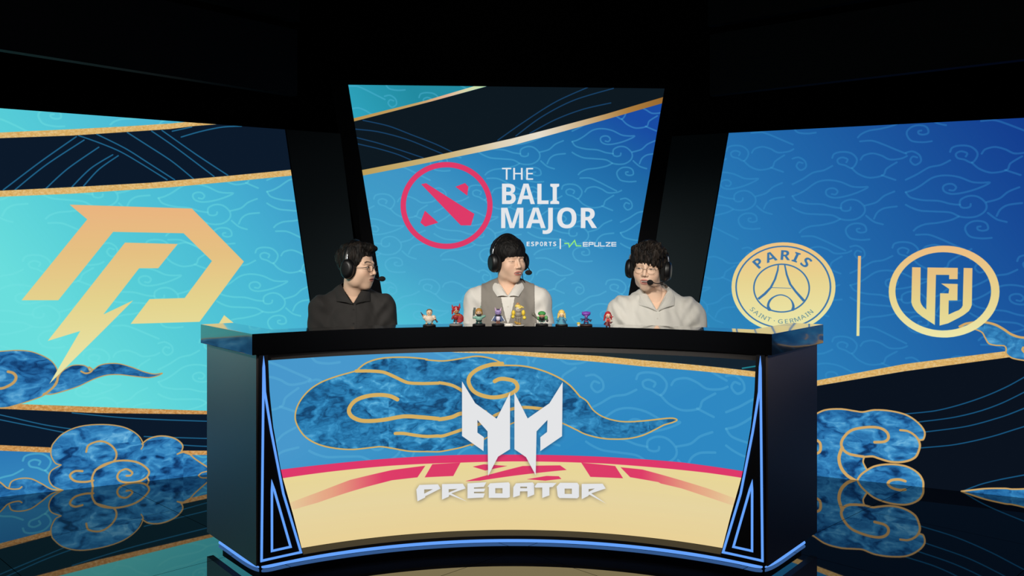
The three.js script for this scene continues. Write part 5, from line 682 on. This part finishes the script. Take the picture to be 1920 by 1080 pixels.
// ------------------------------------------------------------------ small figurines along the front of the desk (units: 1/412 m)
const U = 1 / 412;
const fm = new Map(), figMat = (c) => { if (!fm.has(c)) fm.set(c, std({ color: c, roughness: 0.5 })); return fm.get(c); };
function figurine(label, px, r, turn, parts, group = 'figurines on the desk') {
  let x = 0, D = 4; for (let i = 0; i < 6; i++) { x = (px - 960) / 1650 * D; D = 2.26 + Math.sqrt(r * r - x * x); }
  const t = thing('figurine', label, 'figurine', [x, TOP, 4 - D], turn, group);
  for (const [name, col, prims, lab] of parts) {
    const apart = ['arm', 'leg', 'boot', 'eye', 'ear', 'sleeve', 'blade', 'trim', 'foot', 'fist', 'hand', 'cape', 'weapon'].includes(name);
    const gs = prims.map((p) => {
      const a = p.slice(1).map((v) => v * U);
      if (p[0] === 's') return ball(a[0], a[1], a[2], a[3], a[4] ?? a[3], a[5] ?? a[3], 14);
      if (p[0] === 'c') return cone(...a.slice(0, 8), 10);
      if (p[0] === 'b') return new RoundedBoxGeometry(a[3], a[4], a[5], 2, Math.min(a[3], a[4], a[5]) * 0.25).translate(a[0], a[1], a[2]);
      return new THREE.LatheGeometry([[0, a[4]], [a[3] * 0.88, a[4]], [a[3], a[4] * 0.75], [a[3], 0], [0, 0]].map(([u, v]) => new THREE.Vector2(u, v)), 24).translate(a[0], a[1], a[2]);
    });
    if (apart) gs.forEach((q) => part(name, q, figMat(col), t, lab)); else part(name, gs, figMat(col), t, lab);
  }
}
const FACE = (y, z = 4) => [['eye', '#2a2024', [['s', -1.7, y, z, 0.7, 1, 0.4], ['s', 1.7, y, z, 0.7, 1, 0.4]]]];
const stand = (c = '#1b1a1c', r = 12, h = 4) => ['base', c, [['d', 0, 0, 0, r, h]]];
const boots = (c, y = 4, w = 4) => ['boot', c, [['s', -w, y + 1.6, 0.8, 2.6, 1.8, 3.2], ['s', w, y + 1.6, 0.8, 2.6, 1.8, 3.2]]];
const legs = (c, y0, y1, w = 3.4, r = 1.9) => ['leg', c, [['c', -w, y0, 0, -w * 0.7, y1, 0, r, r * 1.2], ['c', w, y0, 0, w * 0.7, y1, 0, r, r * 1.2]]];

figurine('stout cream figurine with bald brown head, nearest the dark-shirted person', 805, 1.735, 0.1, [stand(), boots('#d9c3a4', 4, 5), legs('#c9a98a', 6, 11, 4, 2.4),
  ['body', '#e6d6c2', [['s', 0, 14, 0, 9.2, 7.6, 7.4], ['s', -8, 17, 0, 4.4, 4.4, 4.4], ['s', 8, 17, 0, 4.2, 4.2, 4.2]]], ['apron', '#9fc0c8', [['b', 0, 8.5, 5.4, 8, 4, 2]]],
  ['arm', '#e0c0a0', [['c', -9, 18, 0, -12, 21, 2, 2.6, 2.2], ['c', 9, 17, 0, 11, 13, 3, 2.6, 2.2]]], ['head', '#e8c8a6', [['s', 0, 25.4, 1, 5.6, 6, 5.6]]], ['hair', '#8a6238', [['s', 0, 28, -1, 5.7, 4.6, 5.6]]], ...FACE(25.6, 6.2), ['blade', '#4c1f26', [['c', -12, 21, 2, -16, 27, 0, 1.6, 0.5], ['c', 11, 13, 3, 15, 8, 4, 1.2, 1.6]]]]);
figurine('red-armoured figurine with red cape on a grey base', 855, 1.735, 0.3, [stand('#8d8a86', 12.5, 4.5), boots('#c7cbd0', 4.5, 3.4), legs('#4a3a3c', 6, 13, 3.2, 1.9),
  ['body', '#a02a2c', [['s', 0, 17, 0, 5.6, 5.6, 4.6]]], ['cape', '#b02a30', [['c', 4, 23, -1, 8, 8, -2, 4, 7.4], ['s', 8, 14, 1, 6.4, 8.4, 3.4]], 'red cape'], ['trim', '#c98a3a', [['c', -2, 22, 3, 8, 20, 4, 1.1, 1.1]]],
  ['arm', '#8e2226', [['c', -5, 20, 0, -8, 13, 2, 2, 1.7], ['c', 5, 20, 0, 9, 15, 2, 2, 1.7]]], ['head', '#dca878', [['s', 0, 28, 1, 5.6, 5.2, 5.4]]], ...FACE(27.4, 6.2), ['helmet', '#b3232b', [['s', 0, 31, -0.6, 7.2, 6.6, 6.8], ['c', -6, 33, 0, -7.4, 40, -1, 2.4, 0.6], ['c', 6, 33, 0, 7.4, 42, -1, 2.6, 0.6], ['c', -6.6, 30, 0, -7.2, 22, 0, 2, 1.2]]], ['crest', '#d8d2ce', [['c', -1, 29, 6.4, -1, 36, 4, 1, 0.8]]]]);
figurine('teal-robed figurine with golden hair, dark beard and sword', 898, 1.735, 0, [stand(), boots('#2d5a56', 4, 3.6), legs('#35504c', 6, 11, 3.2, 2),
  ['robe', '#86b8a8', [['s', 0, 14, 0, 6.4, 5.6, 5], ['c', 5, 16, 0, 12, 19, 3, 3, 2], ['c', -5, 16, 0, -11, 15, 3, 2.8, 1.8]]], ['belt', '#2c4a46', [['s', 0, 10, 0, 5.8, 2.6, 4.8]]], ['head', '#eccaa8', [['s', 0, 25, 1, 5.4, 5.4, 5.2]]], ...FACE(25.6, 6), ['beard', '#3a3634', [['s', 0, 21, 3, 4.8, 3.2, 3.4]]],
  ['hair', '#b98a3e', [['s', 0, 28, -0.6, 6.4, 5.4, 6.2], ['s', -5, 24, -1, 2, 4, 3], ['s', 5, 24, -1, 2, 4, 3]]], ['crown', '#7fae90', [['c', 2, 31, 0, 3.4, 37.5, -1, 1.4, 0.4]]], ['weapon', '#5d6a66', [['c', -9.6, 19, -1, -8, 34, -2, 1.8, 2.2], ['c', -11, 15, 3, -10.6, 30, 2, 0.6, 0.5]]]]);
figurine('lilac cat-eared figurine with blue and white cape', 934, 1.735, 0, [stand('#1d1b1c', 12, 4.2), ['leg', '#8a5a4a', [['c', -2, 4, 0, -1.6, 11, 0, 1.7, 1.7], ['c', 2, 4, 0, 1.6, 11, 0, 1.7, 1.7]]],
  ['body', '#e4dcf0', [['s', 0, 14, 1, 4.4, 5.4, 3.6]]], ['cape', '#2e4472', [['c', -3, 20, -1, -8, 9, 0, 2, 4.6], ['c', 3, 20, -1, 8, 9, 0, 2, 4.6]]], ['trim', '#dfe6f0', [['c', -7, 18, 1, -12, 9, 2, 0.8, 1.1], ['c', 7, 18, 1, 12, 9, 2, 0.8, 1.1]]], ['collar', '#2a2430', [['s', 0, 19.4, 1, 5, 2, 4]]],
  ['head', '#a894cc', [['s', 0, 25, 0, 6, 5.4, 5.4]]], ...FACE(25, 5.2), ['ear', '#c7a6c4', [['c', -4, 28, 0, -6, 34.5, 0, 2.2, 0.4], ['c', 4, 28, 0, 6, 34.5, 0, 2.2, 0.4]]], ['hair', '#4a3a66', [['s', 0, 29, -1, 4, 2.8, 4]]]]);
figurine('tall yellow-armed figurine with blond hair and grey body', 972, 1.735, 0.15, [['base', '#cfcbc2', [['d', 0, 0, 0, 11, 2]]], ['foot', '#b08a3e', [['s', -3, 5, 1, 3.4, 2.6, 3.4], ['s', 2, 4, 1, 3.2, 2.2, 3.2], ['s', -6, 7, 0, 2.4, 1.6, 2.2]]], ['leg', '#8a8378', [['c', -2, 6, 0, -2.4, 16, 0, 2.4, 3.4], ['c', 2.4, 6, 0, 2.4, 16, 0, 2.2, 3.2]]],
  ['body', '#8f897e', [['s', 0, 21, 0, 7, 6, 5.4], ['b', 0, 15, 0, 9, 5, 7]]], ['arm', '#e8c83c', [['s', -9.4, 24, 0, 3.6, 5.4, 3.8], ['s', 9.4, 24, 0, 3.6, 5.6, 3.8]]], ['fist', '#ecd24a', [['s', -10.6, 17, 2, 3.4, 3.2, 3.4], ['s', 11, 15, 2, 3.6, 3.6, 3.6]]], ['head', '#c8c0b4', [['s', 0, 31, 1, 6, 6, 5.6]]], ...FACE(31, 6.4), ['hair', '#e6cc66', [['s', -1, 36.5, -0.5, 6, 4, 5.4], ['c', 4, 36, 1, 10, 34, 2, 2.4, 0.9], ['s', 2, 34, 5, 3.4, 2.4, 2]]], ['topknot', '#b98a5a', [['s', -1, 41, 0, 3.2, 2.6, 3]]]]);
figurine('green-capped figurine with black beard and spiked club', 1016, 1.735, 0, [stand('#201c1c', 12, 4.2), boots('#d8d4cc', 4, 4.4), legs('#6fa29a', 6, 10, 4, 2.2), ['body', '#3a4a44', [['s', 0, 12, 0, 7, 5, 5]]], ['sleeve', '#5aa05c', [['s', 8, 15, 0, 3.4, 4.4, 3.6], ['s', -7, 14, 0, 3, 3.6, 3.4]]], ['hand', '#3a3a3c', [['s', 10, 10, 1, 2.2, 3, 2.2]]], ['head', '#c08a6e', [['s', 0, 18.4, 1.4, 5.4, 4.6, 5]]], ...FACE(19, 6.2), ['beard', '#191718', [['s', 0, 14.4, 3.4, 4.8, 4.4, 3.2]]], ['cap', '#3f9448', [['s', 0, 23, -0.4, 7.4, 4.6, 6.6]]], ['club', '#6a675c', [['c', -8, 13, 2, -14, 20, 1, 1.4, 3], ['s', -15.4, 21.4, 1, 3.6, 3.6, 3.4], ['c', -17, 23, 1, -19.6, 25, 1, 1.2, 0.2], ['c', -14, 24, 1, -13.4, 27, 1, 1.2, 0.2]]]]);
figurine('blond long-haired figurine in a wide blue dress', 1053, 1.735, 0, [stand('#241e1e', 11.6, 4), ['dress', '#4f94ac', [['c', 0, 4, 0, 0, 14, 0, 9.6, 3.6], ['s', 0, 14.4, 0, 4.6, 4, 3.8]]], ['overskirt', '#2c5f80', [['c', 3, 5, 2, 1, 13, 2, 6, 2.6]]], ['sleeve', '#3d7f98', [['c', -4, 15, 1, -8, 10, 3, 2, 2.2], ['c', 4, 15, 1, 8, 10, 3, 2, 2.2]]], ['head', '#f0d0a8', [['s', 0, 21, 1.4, 5, 5, 4.8]]], ...FACE(21, 6), ['hair', '#e4c468', [['s', 0, 25, -1, 6.2, 5.6, 5.8], ['c', -5, 24, -0.6, -6.6, 13, 0, 2.6, 1.6], ['c', 5, 24, -0.6, 6.6, 13, 0, 2.6, 1.6], ['c', 0, 28, 0, 0, 31, 0, 2, 0.4]]]]);
figurine('dark blue slim figurine with broad purple hood', 1099, 1.735, 0, [stand('#3a2622', 11.6, 4.4), legs('#2c2c58', 4.4, 10, 3.6, 1.4), ['body', '#262a66', [['s', 0, 12.4, 0, 4, 4, 3.2], ['s', 0, 9, 0, 4.4, 2, 3.2]]], ['arm', '#20203c', [['c', -3.6, 14, 0, -8.6, 10, 1, 1.4, 1.2], ['c', 3.6, 14, 0, 9, 9, 1, 1.4, 1.2], ['s', -8.6, 13.6, 0, 2.6, 1, 1.6], ['s', 8.8, 12, 0, 2.2, 1, 1.6]]], ['sash', '#b06a8c', [['c', -3, 10, 3, 3, 9, 3, 0.8, 0.8]]], ['head', '#9a6cc4', [['s', 0, 19, 1.4, 3.6, 3.8, 3.6]]], ...FACE(19, 4.8), ['hood', '#7a3fb0', [['s', 0, 23.4, -0.2, 8.2, 4.6, 6], ['s', -5.6, 25.4, 0, 2.8, 2, 3], ['s', 5.6, 25.4, 0, 2.8, 2, 3]], 'broad purple hood']]);
figurine('red-haired figurine in a red dress without a base, beside the cream sleeve', 1140, 1.735, 0, [['foot', '#5a1a20', [['s', -2.6, 1.6, 1, 2, 1.6, 2.8], ['s', 2.6, 1.6, 1, 2, 1.6, 2.8]]], legs('#b8564e', 2, 8, 2.4, 1.5), ['skirt', '#5e1420', [['c', -2, 3, -1, 0, 11, 0, 6.4, 2.8], ['c', 4, 7, 0, 9, 9, 0, 2, 0.3]]], ['body', '#c03a34', [['s', 0, 12.4, 1, 3.6, 4.2, 3]]], ['arm', '#e0a890', [['c', -3, 14.4, 1, -4, 9, 2, 1.3, 1.1], ['c', 3, 14.4, 1, 4, 9, 2, 1.3, 1.1]]], ['head', '#f0c4aa', [['s', 0, 20.4, 1.6, 4.6, 4.8, 4.4]]], ...FACE(20.4, 5.8), ['hair', '#b8282c', [['s', 0, 23, -1, 6, 5.6, 5.4], ['c', -4.6, 22, -1, -7.4, 11, -1, 2.6, 1.2], ['c', 4.6, 22, -1, 6.6, 13, -1, 2.6, 1], ['c', 5, 18, 0, 10.4, 18.6, 0, 1.8, 0.3]]]]);
figurine('tiny yellow and white ornament beside the purple-hooded figurine', 1085, 1.73, 0, [['body', '#e8e2d0', [['s', 0, 2.4, 0, 3, 2.4, 2.6]]], ['cap', '#d8c24a', [['s', 0, 5.4, 0, 3.6, 2.4, 3]]]]);
{
  let x = (953 - 960) / 1650 * 4; const t = thing('name_card', 'small white folded card beside the lilac cat-eared figurine', 'card', [x, TOP, 4 - (2.26 + 1.738)], 0);
  part('card', [box(0.021, 0.008, 0.0012).rotateX(-0.35).translate(0, 0.0042, 0.003), box(0.021, 0.008, 0.0012).rotateX(0.35).translate(0, 0.0042, -0.003)], figMat('#e8e4dc'), t);
}

// ------------------------------------------------------------------ stage lamps over the camera side, hung from a pipe
{
  const lens = std({ color: 0x222222, emissive: WARM, emissiveIntensity: 3, roughness: 0.4 }), can = std({ color: 0x101113, roughness: 0.5 });
  const pipe = thing('lighting_pipe', 'black lighting pipe hung from the ceiling over the camera', 'pipe', [0, 3.13, 3.22]);
  part('pipe', new THREE.CylinderGeometry(0.025, 0.025, 6, 16).rotateZ(Math.PI / 2), can, pipe);
  for (const x of [-2.4, 2.4]) part('hanger', new THREE.CylinderGeometry(0.012, 0.012, 1.3, 8).translate(x, 0.65, 0), can, pipe);
  LAMPS.forEach(([x, y, z, ax, ay, az, cd, ang], i) => {
    const t = thing('stage_lamp', ['black stage lamp aimed at the person in the dark shirt', 'black stage lamp aimed at the person in the grey vest', 'black stage lamp aimed at the person in the cream shirt', 'black wide stage lamp at the right end of the pipe'][i], 'lamp', [x, y, z], 0, 'stage lamps');
    const q = new THREE.Quaternion().setFromUnitVectors(V(0, 0, 1), V(ax - x, ay - y, az - z).normalize());
    const turn = (geo) => geo.applyQuaternion(q);
    part('housing', turn(new THREE.CylinderGeometry(0.17, 0.11, 0.3, 24, 1, true).rotateX(Math.PI / 2).translate(0, 0, -0.16)), can, t);
    part('housing_back', turn(new THREE.CylinderGeometry(0.11, 0.08, 0.03, 24).rotateX(Math.PI / 2).translate(0, 0, -0.32)), can, t);
    part('lens', turn(new THREE.CylinderGeometry(0.16, 0.16, 0.01, 24).rotateX(Math.PI / 2).translate(0, 0, -0.03)), lens, t);
    part('yoke', tube([[-0.18, 0, -0.1], [-0.18, 0.2, -0.03], [0, 0.33, 0], [0.18, 0.2, -0.03], [0.18, 0, -0.1]], 0.01, 24, 6), can, t);
    const l = new THREE.SpotLight(WARM, cd, 0, ang, 0.8, 2); l.position.set(x, y, z).add(V(0, 0, 0.01).applyQuaternion(q)); l.target.position.set(ax, ay, az); l.castShadow = true; l.shadow.radius = 7.5; l.name = 'lamp_beam';
    scene.add(l); scene.add(l.target);
  });
}

renderer.render(scene, camera);
